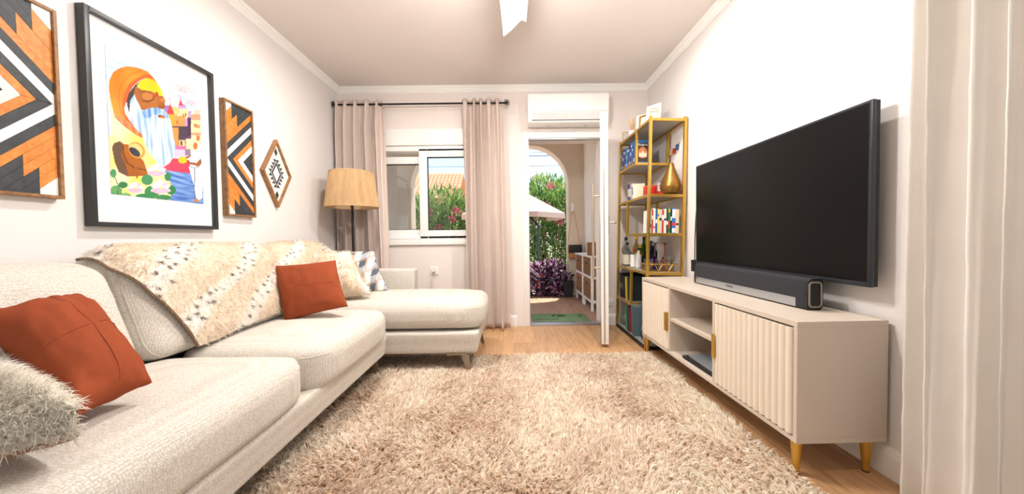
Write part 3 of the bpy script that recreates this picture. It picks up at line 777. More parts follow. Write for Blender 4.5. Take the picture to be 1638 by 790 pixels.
# laptops on the open shelf floor
def c2w(x, y, z): return Matrix.Rotation(.016, 4, 'Z') @ Vector((x, y, z)) + Vector((1.075, 1.285, 0))
lp = thing('laptop', 'closed black laptop lying under a silver laptop in the console', 'laptop', c2w(.13, .72, CZ0+.021), rotz=.03, local=True)
B().box(-.105, .11, -.17, .17, 0, .010).build('base', BLACK, lp, bevel=.003); B().box(-.105, .11, -.17, .17, .0105, .017).build('lid', BLACK, lp, bevel=.003)
lp = thing('laptop', 'closed silver laptop resting on a black laptop in the console', 'laptop', c2w(.145, .70, CZ0+.0385), rotz=.0, local=True)
B().box(-.105, .105, -.15, .15, 0, .009).build('base', ALU, lp, bevel=.003); B().box(-.105, .105, -.15, .15, .0095, .016).build('lid', M('silver_blue_lid', C(176, 190, 204), .35, .5), lp, bevel=.003)
# ------------------------------------------------------------------ television
TX, TY0, TY1, TZ0, TZ1 = 1.363, 1.302, 2.534, .726, 1.436
tv = thing('television', 'large flat black television mounted on the right wall', 'television', (TX+.04, (TY0+TY1)/2, TZ0))
b = B(); bz = .011
b.box(TX, TX+.018, TY0, TY0+bz, TZ0, TZ1).box(TX, TX+.018, TY1-bz, TY1, TZ0, TZ1).box(TX, TX+.018, TY0+bz, TY1-bz, TZ1-bz, TZ1).box(TX, TX+.018, TY0+bz, TY1-bz, TZ0, TZ0+bz*1.7)
b.build('bezel', TVB, tv, bevel=.0015)
B().box(TX+.002, TX+.012, TY0+bz, TY1-bz, TZ0+bz*1.7, TZ1-bz).build('screen', TVS, tv)
B().box(TX+.018, TX+.034, TY0+.001, TY1-.001, TZ0+.001, TZ1-.001).build('back_panel', BLACK, tv, bevel=.004)
B().box(TX+.034, TX+.05, TY0+.06, TY1-.06, TZ0+.0, TZ0+.42).build('housing', BLACK, tv, bevel=.008)
B().box(TX+.05, XR-.0, 1.75, 2.1, .95, 1.2).build('wall_mount', BLACK, tv)
# ------------------------------------------------------------------ soundbar
sb = thing('soundbar', 'long dark cloth soundbar with silver strip on the console', 'speaker', (1.32, 1.92, CZ1+.0005))
SY0, SY1, SX0, SX1 = 1.475, 2.39, 1.272, 1.345; sz = CZ1+.001
prof = [(SX0+.006, 0), (SX1-.012, 0), (SX1, .012), (SX1, .125), (SX1-.012, .136), (SX0+.022, .136), (SX0+.006, .126), (SX0, .05), (SX0, .006)]
B().prism(prof, lambda u, v, d: (u, d, sz+v), SY0+.012, SY1-.012).build('cloth_body', BARM, sb, bevel=.003)
for ya, yb in ((SY0, SY0+.012), (SY1-.012, SY1)):
    e = B().prism(prof, lambda u, v, d: (u, d, sz+v), ya, yb).build('end_cap', BLACK, sb, bevel=.003)
    if ya == SY0:
        rr = round_rect(.026, .053, .014); cx, cz = (SX0+SX1)/2, sz+.067
        B().tube([(cx+u, ya-.001, cz+v) for u, v in rr], .0042, 6, closed=True).build('cap_ring', M('grey_ring', C(150, 140, 128), .4, .3), e, smooth=True)
st = B().prism([(SY0+.055, .006), (SY1-.03, .006), (SY1-.03, .046), (SY0+.055, .046)], lambda u, v, d: (SX0-.003+d, u, sz+v), 0, .006).build('silver_strip', ALU, sb, bevel=.002)
text('SONOS', .019, 'logo', RUBBER, st, frame_mtx((SX0-.0035, 1.995, sz+.03), (0, -1, 0), (0, 0, 1)))
B().box(SX0-.0045, SX0-.003, SY1-.05, SY1-.036, sz+.034, sz+.040).build('sensor', BLACK, st)
# white cable trunking and a black adapter on the wall
struct(B().box(XR-.012, XR-.001, 2.60, 2.635, .61, 1.25).build('cable_cover', WHITE, bevel=.002))
ad = thing('power_adapter', 'small black power adapter with cable beside the gold bookcase', 'adapter', (1.41, 2.645, .65))
B().box(1.400, XR-.001, 2.638, 2.675, .655, .745).build('body', BLACK, ad, bevel=.004)
B().tube([(1.42, 2.656, .745), (1.421, 2.655, .9), (1.424, 2.65, 1.05), (1.43, 2.64, 1.2)], .004, 6).build('cable', RUBBER, ad, smooth=True)

# ------------------------------------------------------------------ gold bookcase
BX0, BX1, BY0, BY1 = 1.105, 1.428, 2.785, 3.57
LEAN = .024
bk = thing('gold_bookcase', 'tall gold metal etagere bookcase with staggered stone shelves', 'bookcase', (1.08, BY0, 0), local=True)
bk.rotation_euler = (0, LEAN, 0)
def bl(x, y, z): return (x-1.08, y-BY0, z)         # to the leaning frame's local coordinates
def bw(x, y, z):                                   # and where that point is in the room
    return Matrix.Rotation(LEAN, 4, 'Y') @ Vector(bl(x, y, z)) + Vector((1.08, BY0, 0))
px = lambda x: x-.042
BX0, BX1 = px(BX0)+.02, px(BX1)+.0
w = .022
H_ = 1.895; SH = dict(top=1.88, s2=1.59, s3=1.272, s4=.957, s5=.638, s6=.32, bot=.032)
for x in (BX0+w/2, BX1-w/2):
    for y in (BY0+w/2, BY1-w/2):
        B().bar(bl(x, y, .004), bl(x, y, H_), w, w, (1, 0, 0)).build('post', GOLD, bk, bevel=.0015)
def shelf(zt, ya, yb, nm='shelf'):
    f = B(); z = zt-w/2
    for y in (ya+w/2, yb-w/2): f.bar(bl(BX0+w, y, z), bl(BX1-w, y, z), w, w)
    for x in (BX0+w/2, BX1-w/2): f.bar(bl(x, ya+(w if ya == BY0 else 0), z), bl(x, yb-(w if yb == BY1 else 0), z), w*.98, w*.98)
    s = f.build(nm, GOLD if nm != 'base_shelf' else BLACK, bk, bevel=.0012, seg=1)
    B().box(*[c for p in ((bl(BX0+w*.6, 0, 0)[0], bl(BX1-w*.6, 0, 0)[0]), (bl(0, ya+w*.6, 0)[1], bl(0, yb-w*.6, 0)[1])) for c in p], zt-.012, zt+.0015).build('slab', MARBLE, s)
shelf(SH['top'], BY0, BY1); shelf(SH['s2'], 3.09, BY1); shelf(SH['s3'], BY0, BY1); shelf(SH['s4'], BY0, 3.31); shelf(SH['s5'], BY0, BY1); shelf(SH['s6'], 3.15, BY1); shelf(SH['bot'], BY0, BY1, 'base_shelf')
for y, za, zb in ((3.101, SH['s2'], SH['top']-w), (3.299, SH['s4'], SH['s3']-w), (3.161, SH['s6'], SH['s5']-w)):
    for x in (BX0+w/2, BX1-w/2): B().bar(bl(x, y, za-w), bl(x, y, zb), w*.96, w*.96, (1, 0, 0)).build('upright', GOLD, bk, bevel=.0012, seg=1)

matcache = {}
def CM(r, g, b_, rough=.5):
    k = (r, g, b_, rough)
    if k not in matcache: matcache[k] = M('print_%d_%d_%d' % (r, g, b_), C(r, g, b_), rough, var=.05, scale=30)
    return matcache[k]
PAPER = CM(238, 230, 214, .9)
def put(name, label, cat, x, y, z, rz=0, group=None, tilt=0):
    t = thing(name, label, cat, bw(x, y, z+.002), group, rotz=rz, local=True); t.rotation_euler = (tilt, LEAN, rz) if not tilt else (tilt, LEAN, rz); return t
def book(name, label, x, y, z, th, h, dp, col, facing, group=None, accents=(), tilt=0, cover=None):
    """facing 'cam': spine faces -y, thickness along x; facing 'room': spine faces -x, thickness along y. Local: x thickness, y depth (0 = spine)"""
    rz = 0 if facing == 'cam' else -PI/2
    t = thing(name, label, 'book', bw(x, y, z+.002), group, local=True)
    t.rotation_euler = (0, LEAN, 0) if facing == 'cam' else (LEAN, 0, rz)
    if tilt: t.rotation_euler[1 if facing == 'cam' else 1] += tilt
    cm = CM(*col)
    B().box(0, .002, 0, dp, 0, h).box(th-.002, th, 0, dp, 0, h).box(.002, th-.002, 0, .003, 0, h).build('cover', cm, t)
    B().box(.002, th-.002, .003, dp-.004, .004, h-.004).build('pages', PAPER, t)
    for (z0, z1, c) in accents: B().box(.0015, th-.0015, -.0006, .0, z0*h, z1*h).build('spine_print', CM(*c), t)
    return t
# upper shelf: row of blue guide books, spines to the room, running away from the camera
blues = [(38, 92, 158), (24, 64, 130), (52, 120, 186), (30, 50, 104), (44, 104, 176), (70, 72, 118), (26, 84, 150), (58, 132, 196), (20, 100, 140), (84, 96, 128), (34, 70, 160), (96, 60, 90), (16, 44, 84), (70, 150, 200), (48, 60, 96), (30, 110, 170)]
names = ['deep blue', 'navy', 'sky blue', 'dark navy', 'mid blue', 'slate violet', 'royal blue', 'pale blue', 'petrol blue', 'grey blue', 'ultramarine', 'plum', 'midnight blue', 'light azure', 'dusky indigo', 'ocean blue']
i = 0
gb = put('guide_book', 'travel guide book with blue bands showing its orange church cover', 'book', BX0+.012, 3.122, SH['s2'])
gh, gw, gt = .205, .128, .022
B().box(0, gw, 0, gt, 0, gh).build('block', CM(62, 46, 44), gb, bevel=.001, seg=1)
B().box(.001, gw-.001, -.0006, 0, gh*.88, gh-.001).build('top_band', CM(20, 110, 176), gb); B().box(.001, gw-.001, -.0006, 0, .001, gh*.055).build('bottom_band', CM(20, 110, 176), gb)
B().prism([(gw*.5+.043*math.cos(a), gh*.45+.05*math.sin(a)) for a in np.linspace(0, 2*PI, 20)[:-1]], lambda u, v, d: (u, d, v), -.0005, 0).build('cover_arch', CM(196, 120, 70), gb)
B().prism([(gw*.5+a, gh*.36+c) for a, c in ((-.035, -.02), (.035, -.02), (.035, .01), (.024, .022), (.012, .012), (.006, .03), (0, .045), (-.006, .03), (-.012, .012), (-.024, .022), (-.035, .01))], lambda u, v, d: (u, d, v), -.001, 0).build('cover_church', CM(222, 206, 186), gb)
text('Bulgaria', .027, 'title', CM(245, 240, 230), gb, frame_mtx((gw*.5, -.0008, gh*.80), (1, 0, 0), (0, 0, 1)))
y = 3.122+gt+.002
accs = [((.1, .25, (225, 230, 240)), (.8, .95, (20, 120, 190))), ((.75, .85, (240, 240, 240)),), ((.05, .2, (230, 150, 60)), (.82, .9, (255, 255, 255))), ((.45, .6, (200, 210, 225)),)]
while y < 3.535:
    th = rnd.choice([.021, .024, .028, .031]); h = rnd.choice([.165, .178, .19, .2]); k = i % 16
    if y+th > 3.54: break
    book('guide_book', '%s paperback guide book standing in the row under the bookcase top' % names[k], BX0+.012, y+th, SH['s2'], th, h, .125, blues[k], 'room', 'blue guide books on the upper shelf', accs[i % 4])
    y += th+.001; i += 1
# middle shelf: small books, red box, white block with letters, bronze vase
z = SH['s3']; y = 3.06
for k, (col, lb) in enumerate((((28, 48, 92), 'small navy book standing left of the red box'), ((44, 130, 176), 'small turquoise book beside the navy book and red box'), ((226, 150, 168), 'small pink book standing near the red box'), ((236, 224, 196), 'small cream book standing nearest the red box'))):
    book('book', lb, BX0+.014, 3.30-.034*k, z, .030, .15-.004*k, .11, col, 'room', None, ((.2, .7, (235, 235, 225)),) if k != 3 else ((.3, .8, (60, 110, 180)),))
t = put('red_box', 'small red cardboard box on the bookcase beside the lettered block', 'box', BX0+.09, 3.04, z); B().box(0, .085, 0, .09, 0, .105).build('body', CM(206, 34, 30), t, bevel=.002); B().box(-.001, .086, -.001, .091, .090, .106).build('lid', CM(222, 66, 44), t, bevel=.002)
t = put('letter_block', 'white and red block with the letters THE behind the bronze vase', 'sign', BX0+.185, 3.03, z); B().box(0, .1, 0, .03, 0, .055).build('lower_half', CM(226, 60, 36), t); B().box(0, .1, 0, .03, .055, .125).build('upper_half', CM(240, 238, 234), t)
text('THE', .055, 'letters', CM(226, 60, 36), t, frame_mtx((.05, -.0008, .088), (1, 0, 0), (0, 0, 1)))
v = put('bronze_vase', 'hammered bronze teardrop vase with narrow neck on the bookcase', 'vase', 1.315, 2.90, z)
B().lathe([(.050, 0), (.055, .004), (.055, .008), (.040, .014)], (0, 0, 0), 32).build('foot', BRONZE, v, smooth=True)
prf = [(.042, .014), (.066, .024), (.080, .045), (.086, .070), (.084, .090), (.074, .122), (.058, .160), (.042, .2), (.028, .238), (.021, .262), (.022, .268), (.019, .268), (.018, .255), (.025, .235), (.03, .2)]
B().lathe(prf, (0, 0, 0), 40, cap=False).build('body', BRONZE, v, smooth=True)
# book row facing the camera
z = SH['s4']; x = BX0+.030
row = [(.013, .185, (236, 236, 232), 'white'), (.012, .19, (196, 44, 40), 'red'), (.017, .2, (238, 234, 226), 'cream with blue print'), (.016, .195, (30, 88, 160), 'blue'), (.013, .196, (240, 214, 90), 'yellow topped'), (.022, .19, (214, 206, 196), 'off-white with rust label'), (.016, .19, (192, 60, 50), 'brick red'), (.019, .196, (232, 228, 220), 'ivory'), (.015, .19, (50, 56, 66), 'charcoal'), (.017, .2, (44, 120, 60), 'green and yellow'), (.012, .19, (26, 26, 30), 'black'), (.03, .205, (34, 118, 196), 'bright blue glossy'), (.026, .195, (236, 208, 176), 'peach'), (.013, .186, (238, 220, 224), 'pale pink'), (.036, .18, (92, 44, 88), 'purple')]
for th, h, col, nm in row:
    ac = [(lambda q: (q, q+rnd.uniform(.06, .22), (240, 240, 235) if sum(col) < 380 else (rnd.choice([40, 200]), rnd.choice([60, 90]), rnd.choice([60, 170]))))(rnd.uniform(.15, .7))]
    if nm == 'purple': ac = [(.55, .62, (240, 170, 60)), (.66, .76, (240, 240, 235)), (.1, .2, (240, 210, 40)), (.42, .48, (240, 150, 50))]
    if nm == 'bright blue glossy': ac = [(.3, .42, (220, 50, 50)), (.02, .2, (240, 240, 240)), (.6, .95, (240, 240, 245))]
    if nm == 'green and yellow': ac = [(.85, .98, (230, 190, 40)), (.2, .5, (200, 50, 40))]
    if x+th > BX1-.028: break
    book('book', '%s book standing in the packed row above the bottles' % nm, x, 2.812, z, th, h, .14, col, 'cam', None, ac); x += th+.0006
# ---- bottles and glasses
z = SH['s5']
def bottle(label, x, y, body_r, h, col, cap, capcol, square=False, labelcol=None, neck=.35, z=z, lab=(.12, .55)):
    t = put('bottle', label, 'bottle', x, y, z)
    m = col if not isinstance(col, tuple) else solidglass('bottle_%d_%d_%d' % col, C(*col))
    r = body_r; hb = h*(1-neck)
    pr = [(r*.8, 0), (r, .006), (r, hb*.92), (r*.85, hb), (.35*r+.003, hb+h*.10), (.012, hb+h*.14), (.012, h*.92)]
    fn = (lambda q, zz: 1/max(abs(math.cos(q)), abs(math.sin(q)))**.75 if zz < hb*.95 else 1) if square else None
    b_ = B().lathe(pr, (0, 0, 0), 24, fn=fn).build('glass', m, t, smooth=True)
    B().lathe([(.014, h*.88), (.0145, h*.90), (.0145, h*cap), (.012, h*cap+.002)], (0, 0, 0), 16).build('cap', CM(*capcol), t, smooth=True)
    if labelcol: B().lathe([(r+.0012, hb*lab[0]), (r+.0012, hb*lab[1]+.03)], (0, 0, 0), 24, cap=False, fn=fn).build('label_band', CM(*labelcol), t, smooth=True)
    return t
bottle('tall clear gin bottle with black cap at the far shelf end', 1.15, 3.50, .034, .285, (208, 214, 210), 1.0, (26, 26, 28), True, (226, 220, 200))
bottle('square clear gin bottle with black cap and cream label', 1.135, 3.415, .036, .235, (214, 218, 212), 1.0, (26, 26, 28), True, (232, 226, 206))
bottle('slim amber bottle with yellow stopper on the drinks shelf', 1.22, 3.40, .034, .30, (214, 196, 130), 1.0, (236, 190, 30), False, (236, 184, 40))
bottle('short bottle with white label and red collar on the drinks shelf', 1.15, 3.27, .029, .175, (150, 190, 170), .97, (206, 40, 40), False, (240, 238, 236), lab=(.05, .8))
bottle('white bottle with dark neck ring on the drinks shelf', 1.165, 3.185, .026, .185, CM(236, 236, 234, .3), .98, (40, 40, 44), False)
bottle('olive oil bottle with mustard cap on the drinks shelf', 1.215, 3.27, .028, .21, (196, 170, 60), 1.0, (224, 176, 40), False, (60, 50, 46))
bottle('green glass bottle with dark neck on the drinks shelf', 1.305, 3.43, .038, .29, (60, 130, 40), 1.0, (30, 34, 32), False, (40, 60, 30))
bottle('brown spirit bottle with black cap on the drinks shelf', 1.325, 3.30, .033, .25, (90, 40, 20), 1.0, (26, 24, 24), False, (200, 90, 40))
bottle('cobalt blue rounded bottle on the drinks shelf', 1.30, 3.19, .042, .24, (16, 50, 130), 1.0, (190, 196, 200), False)
t = put('white_carton', 'plain white carton standing behind the red goblet', 'carton', 1.305, 3.09, z); B().box(0, .065, 0, .018, 0, .235).build('body', CM(240, 240, 238), t, bevel=.002); B().box(.004, .061, -.001, 0, .20, .232).build('flap', CM(232, 232, 230), t)
def goblet(label, x, y, col):
    t = put('goblet', label, 'glass', x, y, z); m = solidglass('goblet_%d_%d_%d' % col, C(*col))
    B().lathe([(.040, 0), (.042, .03), (.036, .075), (.020, .105), (.008, .118)], (0, 0, 0), 28, cap=False).build('bowl', m, t, smooth=True)
    B().lathe([(.008, .118), (.0055, .14), (.0055, .215), (.012, .228)], (0, 0, 0), 16, cap=False).build('stem', m, t, smooth=True)
    B().lathe([(.012, .228), (.034, .233), (.035, .236), (.002, .237)], (0, 0, 0), 28, cap=False).build('foot', m, t, smooth=True)
goblet('purple glass goblet standing upside down on the drinks shelf', 1.245, 3.02, (110, 30, 160))
goblet('red glass goblet standing upside down on the drinks shelf', 1.335, 3.03, (214, 16, 30))
tr = put('gallery_tray', 'gold tray with looped wire arches holding tumblers', 'tray', 1.237, 2.905, z)
TW, TD = .135, .082
rr = round_rect(TW, TD, .06, 8)
B().prism(rr, lambda u, v, d: (u, v, d), 0, .004).build('base', GOLD, tr)
B().tube([(u, v, .062) for u, v in rr], .003, 6, closed=True).build('top_rail', GOLD, tr, smooth=True)
R_ = [Vector((u, v, 0)) for u, v in rr]; L_ = [0]
for i in range(len(R_)): L_.append(L_[-1]+(R_[(i+1) % len(R_)]-R_[i]).length)
def along(s):
    s = s % L_[-1]
    for i in range(len(R_)):
        if L_[i+1] >= s: return R_[i].lerp(R_[(i+1) % len(R_)], (s-L_[i])/max(1e-9, L_[i+1]-L_[i]))
na = 9
for k in range(na):
    s0 = L_[-1]*k/na; s1 = L_[-1]*(k+1)/na
    B().tube([along(s0+(s1-s0)*q)+Vector((0, 0, .004+.056*math.sin(PI*q))) for q in np.linspace(0, 1, 13)], .0022, 5).build('arch_wire', GOLD, tr, smooth=True)
def tumbler(label, x, y, r, h):
    t = put('tumbler', label, 'glass', x, y, z+.0045, group='ribbed tumblers in the gold tray')
    rib = lambda q, zz: 1+.025*math.cos(14*q)
    B().lathe([(r*.82, 0), (r*.9, .004), (r, h)], (0, 0, 0), 56, cap=False, fn=rib).build('wall', CLEAR, t, smooth=True)
    B().lathe([(r-.004, h), (r*.86-.003, .012), (.001, .012)], (0, 0, 0), 28, cap=False).build('inner_wall', CLEAR, t, smooth=True)
    B().lathe([(.001, .0), (r*.82, .0)], (0, 0, 0), 28, cap=False).build('bottom', CLEAR, t)
for q, (x, y, r, h) in enumerate(((1.15, 2.915, .036, .095), (1.228, 2.875, .036, .10), (1.318, 2.90, .042, .125))):
    tumbler(('clear ribbed tumbler in the gold tray next to the bookcase front post', 'clear ribbed tumbler in the gold tray between two other tumblers', 'tallest clear ribbed tumbler glass in the gold tray')[q], x, y, r, h)
# ---- lower shelves
z = SH['s6']
for k, (th, h, col, nm) in enumerate(((.03, .24, (22, 22, 26), 'large black'), (.028, .235, (34, 34, 40), 'charcoal black'), (.024, .225, (28, 40, 36), 'black green'), (.02, .22, (214, 186, 40), 'yellow spined'), (.03, .23, (36, 52, 52), 'dark teal'))):
    book('book', '%s hardback standing on the low bookcase shelf' % nm, BX0+.02, 3.50-.055*k, z, th, h, .2, col, 'room', None, [(.4, .6, (150, 150, 140))] if k < 2 else [])
z = SH['bot']
for k, (th, h, col, nm, y) in enumerate(((.022, .23, (26, 140, 84), 'bright green', 3.30), (.020, .24, (40, 46, 56), 'dark slate', 3.25), (.018, .235, (150, 46, 56), 'maroon', 3.215), (.034, .27, (96, 124, 128), 'grey teal', 3.15), (.03, .265, (84, 108, 116), 'steel grey', 3.10))):
    book('folder', '%s folder standing on the bottom bookcase shelf' % nm, BX0+.02, y, z, th, h, .22, col, 'room')
t = put('woven_basket', 'black and white woven basket at the bookcase bottom by the console', 'basket', 1.215, 2.915, z)
B().lathe([(.085, 0), (.1, .02), (.108, .09), (.1, .16), (.095, .16), (.1, .09), (.08, .01)], (0, 0, 0), 32, cap=False).build('body', CM(214, 206, 190, .9), t, smooth=True)
for k in range(14):
    a = 2*PI*k/14; B().tube([(.103*math.cos(a), .103*math.sin(a), .02), (.1095*math.cos(a), .1095*math.sin(a), .09), (.102*math.cos(a), .102*math.sin(a), .15)], .004, 5).build('dark_weave', CM(50, 46, 44, .9), t, smooth=True)
# ---- on top of the bookcase
z = SH['top']
def pframe(label, x, y, w_, h_, col, rz):
    t = put('photo_frame', label, 'frame', x, y, z, rz=rz); t.rotation_euler = (-.12, 0, rz); f = .014
    B().box(-w_/2, -w_/2+f, 0, .014, 0, h_).box(w_/2-f, w_/2, 0, .014, 0, h_).box(-w_/2+f, w_/2-f, 0, .014, 0, f).box(-w_/2+f, w_/2-f, 0, .014, h_-f, h_).build('frame', col, t, bevel=.001, seg=1)
    B().box(-w_/2+f, w_/2-f, .006, .012, f, h_-f).build('photo', CM(214, 220, 214), t)
pframe('tall white photo frame on top of the bookcase near the wire candle holder', 1.19, 3.0, .13, .19, WHITE, -.9)
pframe('gold photo frame between two white frames on the bookcase', 1.165, 3.12, .11, .145, GOLD, -.9)
pframe('white photo frame beside dried flowers on the bookcase top', 1.185, 3.24, .12, .19, WHITE, -.9)
def candle(label, x, y):
    t = put('candle_holder', label, 'candle holder', x, y, z)
    B().tube([(.038*math.cos(a), .038*math.sin(a), .085) for a in np.linspace(0, 2*PI, 21)[:-1]], .0025, 6, closed=True).build('ring', GOLD, t, smooth=True)
    for k in range(4):
        a = 2*PI*k/4+.4; B().tube([(.03*math.cos(a), .03*math.sin(a), .0), (.044*math.cos(a), .044*math.sin(a), .035), (.038*math.cos(a), .038*math.sin(a), .085)], .0022, 6).build('wire_leg', GOLD, t, smooth=True)
    B().lathe([(.022, .02), (.026, .02), (.030, .075), (.028, .075)], (0, 0, 0), 24, cap=False).build('cup', CLEAR, t, smooth=True)
candle('gold wire candle holder on the bookcase corner beside the tall white frame', 1.145, 2.86)
candle('gold wire candle holder at the far end of the bookcase top', 1.125, 3.49)
t = put('dried_flowers', 'white pot of pale dried flowers on the bookcase top', 'plant', 1.15, 3.38, z)
B().lathe([(.026, 0), (.033, .01), (.036, .07), (.033, .07), (.03, .02)], (0, 0, 0), 24, cap=False).build('pot', WHITE, t, smooth=True)
for k in range(9):
    a = k*2.4; r = .012+.004*k; zt = .12+.012*(k % 4)
    B().tube([(0, 0, .03), (r*.5*math.cos(a), r*.5*math.sin(a), .08), (r*math.cos(a), r*math.sin(a), zt), (r*1.5*math.cos(a), r*1.5*math.sin(a), zt+.05)], [.0015, .0015, .012, .002], 6).build('plume', CM(230, 200, 168, .95), t, smooth=True)
t = put('bird_figurine', 'tiny dark carved bird figurine on the bookcase top', 'figurine', 1.34, 2.90, z)
B().lathe([(.002, 0), (.014, .006), (.016, .016), (.008, .026), (.002, .03)], (0, 0, 0), 14).tube([(0, 0, .018), (.02, .01, .034), (.032, .014, .046)], [.008, .006, .001], 8).tube([(0, 0, .016), (-.02, -.005, .012), (-.04, -.01, .004)], [.007, .005, .002], 8).build('body', CM(64, 48, 40), t, smooth=True)
t = thing('hanging_ornament', 'small red and blue ornament string hanging on the wall behind the bookcase', 'ornament', (1.425, 3.0, 1.60))
B().tube([(1.436, 2.93, 1.72), (1.434, 2.98, 1.68), (1.434, 3.06, 1.66), (1.436, 3.12, 1.66)], .0015, 5).build('string', BLACK, t)
for k, (yy, col) in enumerate(((2.945, (44, 84, 130)), (3.0, (190, 60, 50)), (3.06, (214, 196, 150)))): B().box(1.424, 1.438, yy, yy+.03, 1.645+.02*(k == 0), 1.69+.02*(k == 0)).build('charm', CM(*col), t, bevel=.003)

# ------------------------------------------------------------------ wall art on the left wall
def wood_art(label, ya, yb, z0, z1, apex_low):
    t = thing('wooden_chevron_art', label, 'wall art', (XL+.012, (ya+yb)/2, z0))
    fw, fd = .012, .034; x0 = XL+.001
    B().box(x0, x0+fd, ya, ya+fw, z0, z1).box(x0, x0+fd, yb-fw, yb, z0, z1).box(x0, x0+fd, ya+fw, yb-fw, z0, z0+fw).box(x0, x0+fd, ya+fw, yb-fw, z1-fw, z1).build('frame', WOODF, t, bevel=.001, seg=1)
    B().box(x0, x0+.012, ya+fw, yb-fw, z0+fw, z1-fw).build('backing_board', CM(120, 92, 62), t)
    Wd = yb-ya-2*fw; Hh = (z1-z0)/2-fw; zc = (z0+z1)/2
    def clip(poly, a, b_, c):       # keep a*u+b*v <= c
        o = []
        for i in range(len(poly)):
            p, q = poly[i], poly[(i+1) % len(poly)]; fp = a*p[0]+b_*p[1]-c; fq = a*q[0]+b_*q[1]-c
            if fp <= 0: o.append(p)
            if (fp < 0 < fq) or (fq < 0 < fp):
                s = fp/(fp-fq); o.append((p[0]+(q[0]-p[0])*s, p[1]+(q[1]-p[1])*s))
        return o
    g = .0006; k = Wd/.22; u1, u2 = .098*k, .055*k
    O_, K_, W_ = WORG, WBLK, WWHT
    S = [(-9, -.140, K_, 0, 9), (-.140, -.094, W_, 0, 9), (-.094, -.052, O_, 0, 9), (-.052, -.006, K_, 0, 9), (-.006, .038, W_, 0, 9), (.038, .082, K_, 0, 9), (.082, .122, O_, 0, 9),
         (.122, .162, O_, 0, u1), (.122, .162, K_, u1, 9), (.162, .204, O_, 0, u1), (.162, .204, K_, u1, 9), (.204, .246, O_, 0, u2), (.204, .246, K_, u2, 9), (.246, .286, O_, 0, u2), (.246, .286, K_, u2, 9), (.286, 9, W_, 0, u2), (.286, 9, K_, u2, 9)]
    for sgn in (1, -1):
        for c0, c1_, mt, ua, ub in S:
            p = [(0, 0), (Wd, 0), (Wd, Hh), (0, Hh)]
            p = clip(p, -1, 1, c1_*k-g); p = clip(p, 1, -1, -(c0*k+g)); p = clip(p, -1, 0, -(ua+g)); p = clip(p, 1, 0, ub-g); p = clip(p, 0, -1, -g)
            if len(p) < 3: continue
            ar = abs(sum(p[i][0]*p[(i+1) % len(p)][1]-p[(i+1) % len(p)][0]*p[i][1] for i in range(len(p))))
            if ar < 2e-5: continue
            dp = .024+rnd.uniform(-.0008, .0008)
            def fn(u, v, d): return (x0+d, (ya+fw+u) if apex_low else (yb-fw-u), zc+sgn*v)
            B().prism(p, fn, .012, dp).build('wood_strip', mt, t)
wood_art('tall wooden chevron wall panel left of the framed portrait painting', 1.125, 1.362, 1.105, 1.828, False)
wood_art('tall wooden chevron wall panel between the portrait painting and diamond plaque', 2.140, 2.377, 1.092, 1.812, True)
# diamond plaque
t = thing('diamond_plaque', 'diamond-shaped wooden plaque with black and white stepped motif', 'wall art', (XL+.01, 2.622, 1.183))
cy, cz, hw, hh = 2.622, 1.437, .158, .254
def dia(k): return [(0, -hh*k), (hw*k, 0), (0, hh*k), (-hw*k, 0)]
def dm(u, v, d): return (XL+.001+d, cy+u, cz+v)
o4, i4 = dia(1), dia(.90)
b = B()
for i in range(4):
    j = (i+1) % 4; b.prism([o4[i], o4[j], i4[j], i4[i]], dm, 0, .03)
b.build('frame', WOODF, t)
B().prism(dia(.905), dm, .002, .014).build('white_board', WWHT, t)
def ringd(k0, k1, nm='motif_ring'):
    b = B(); A_, C_ = dia(k0), dia(k1)
    for i in range(4):
        j = (i+1) % 4; b.prism([A_[i], A_[j], C_[j], C_[i]], dm, .014, .0155)
    b.build(nm, WBLK, t)
ringd(.34, .25); ringd(.40, .385)
D4 = dia(.42); N4 = dia(.60)
for i in range(4):
    j = (i+1) % 4; A_, C_ = Vector(D4[i]), Vector(D4[j]); nrm = (A_+C_).normalized()
    for q in range(4):
        p0 = A_.lerp(C_, q/4+.02); p1 = A_.lerp(C_, (q+1)/4-.02); tip = (p0+p1)/2*1.0+Vector((math.copysign(.026, nrm.x) if True else 0, math.copysign(.012, nrm.y)))
        B().prism([tuple(p0), tuple(p1), tuple(tip)], dm, .014, .0155).build('motif_tooth', WBLK, t)
for sgn in (-1, 1): B().prism([(u*.12, v*.12+sgn*hh*.63) for u, v in dia(1)], dm, .014, .0155).build('motif_diamond', WBLK, t)

# ---- framed painting
PY0, PY1, PZ0, PZ1 = 1.446, 2.066, 1.003, 1.918
t = thing('framed_painting', 'large black-framed colourful painting of a bearded man in orange turban', 'painting', (XL+.02, (PY0+PY1)/2, PZ0))
x0 = XL+.001; fw = .020; fd = .036
B().box(x0, x0+fd, PY0, PY0+fw, PZ0, PZ1).box(x0, x0+fd, PY1-fw, PY1, PZ0, PZ1).box(x0, x0+fd, PY0+fw, PY1-fw, PZ0, PZ0+fw).box(x0, x0+fd, PY0+fw, PY1-fw, PZ1-fw, PZ1).build('frame', FRAMEB, t, bevel=.002)
B().box(x0, x0+.014, PY0+fw, PY1-fw, PZ0+fw, PZ1-fw).build('mat', MATB, t)
B().box(x0+.030, x0+.032, PY0+fw, PY1-fw, PZ0+fw, PZ1-fw).build('picture_glass', PICG, t)
QY0, QY1, QZ0, QZ1 = 1.534, 1.992, 1.148, 1.793
NX_, NZ_ = 190, 268
gu, gv = np.meshgrid(np.linspace(0, 1, NX_), np.linspace(0, 1, NZ_))      # gv: up
img = np.zeros((NZ_, NX_, 3)); c255 = lambda *c: np.array(C(*c)[:3])
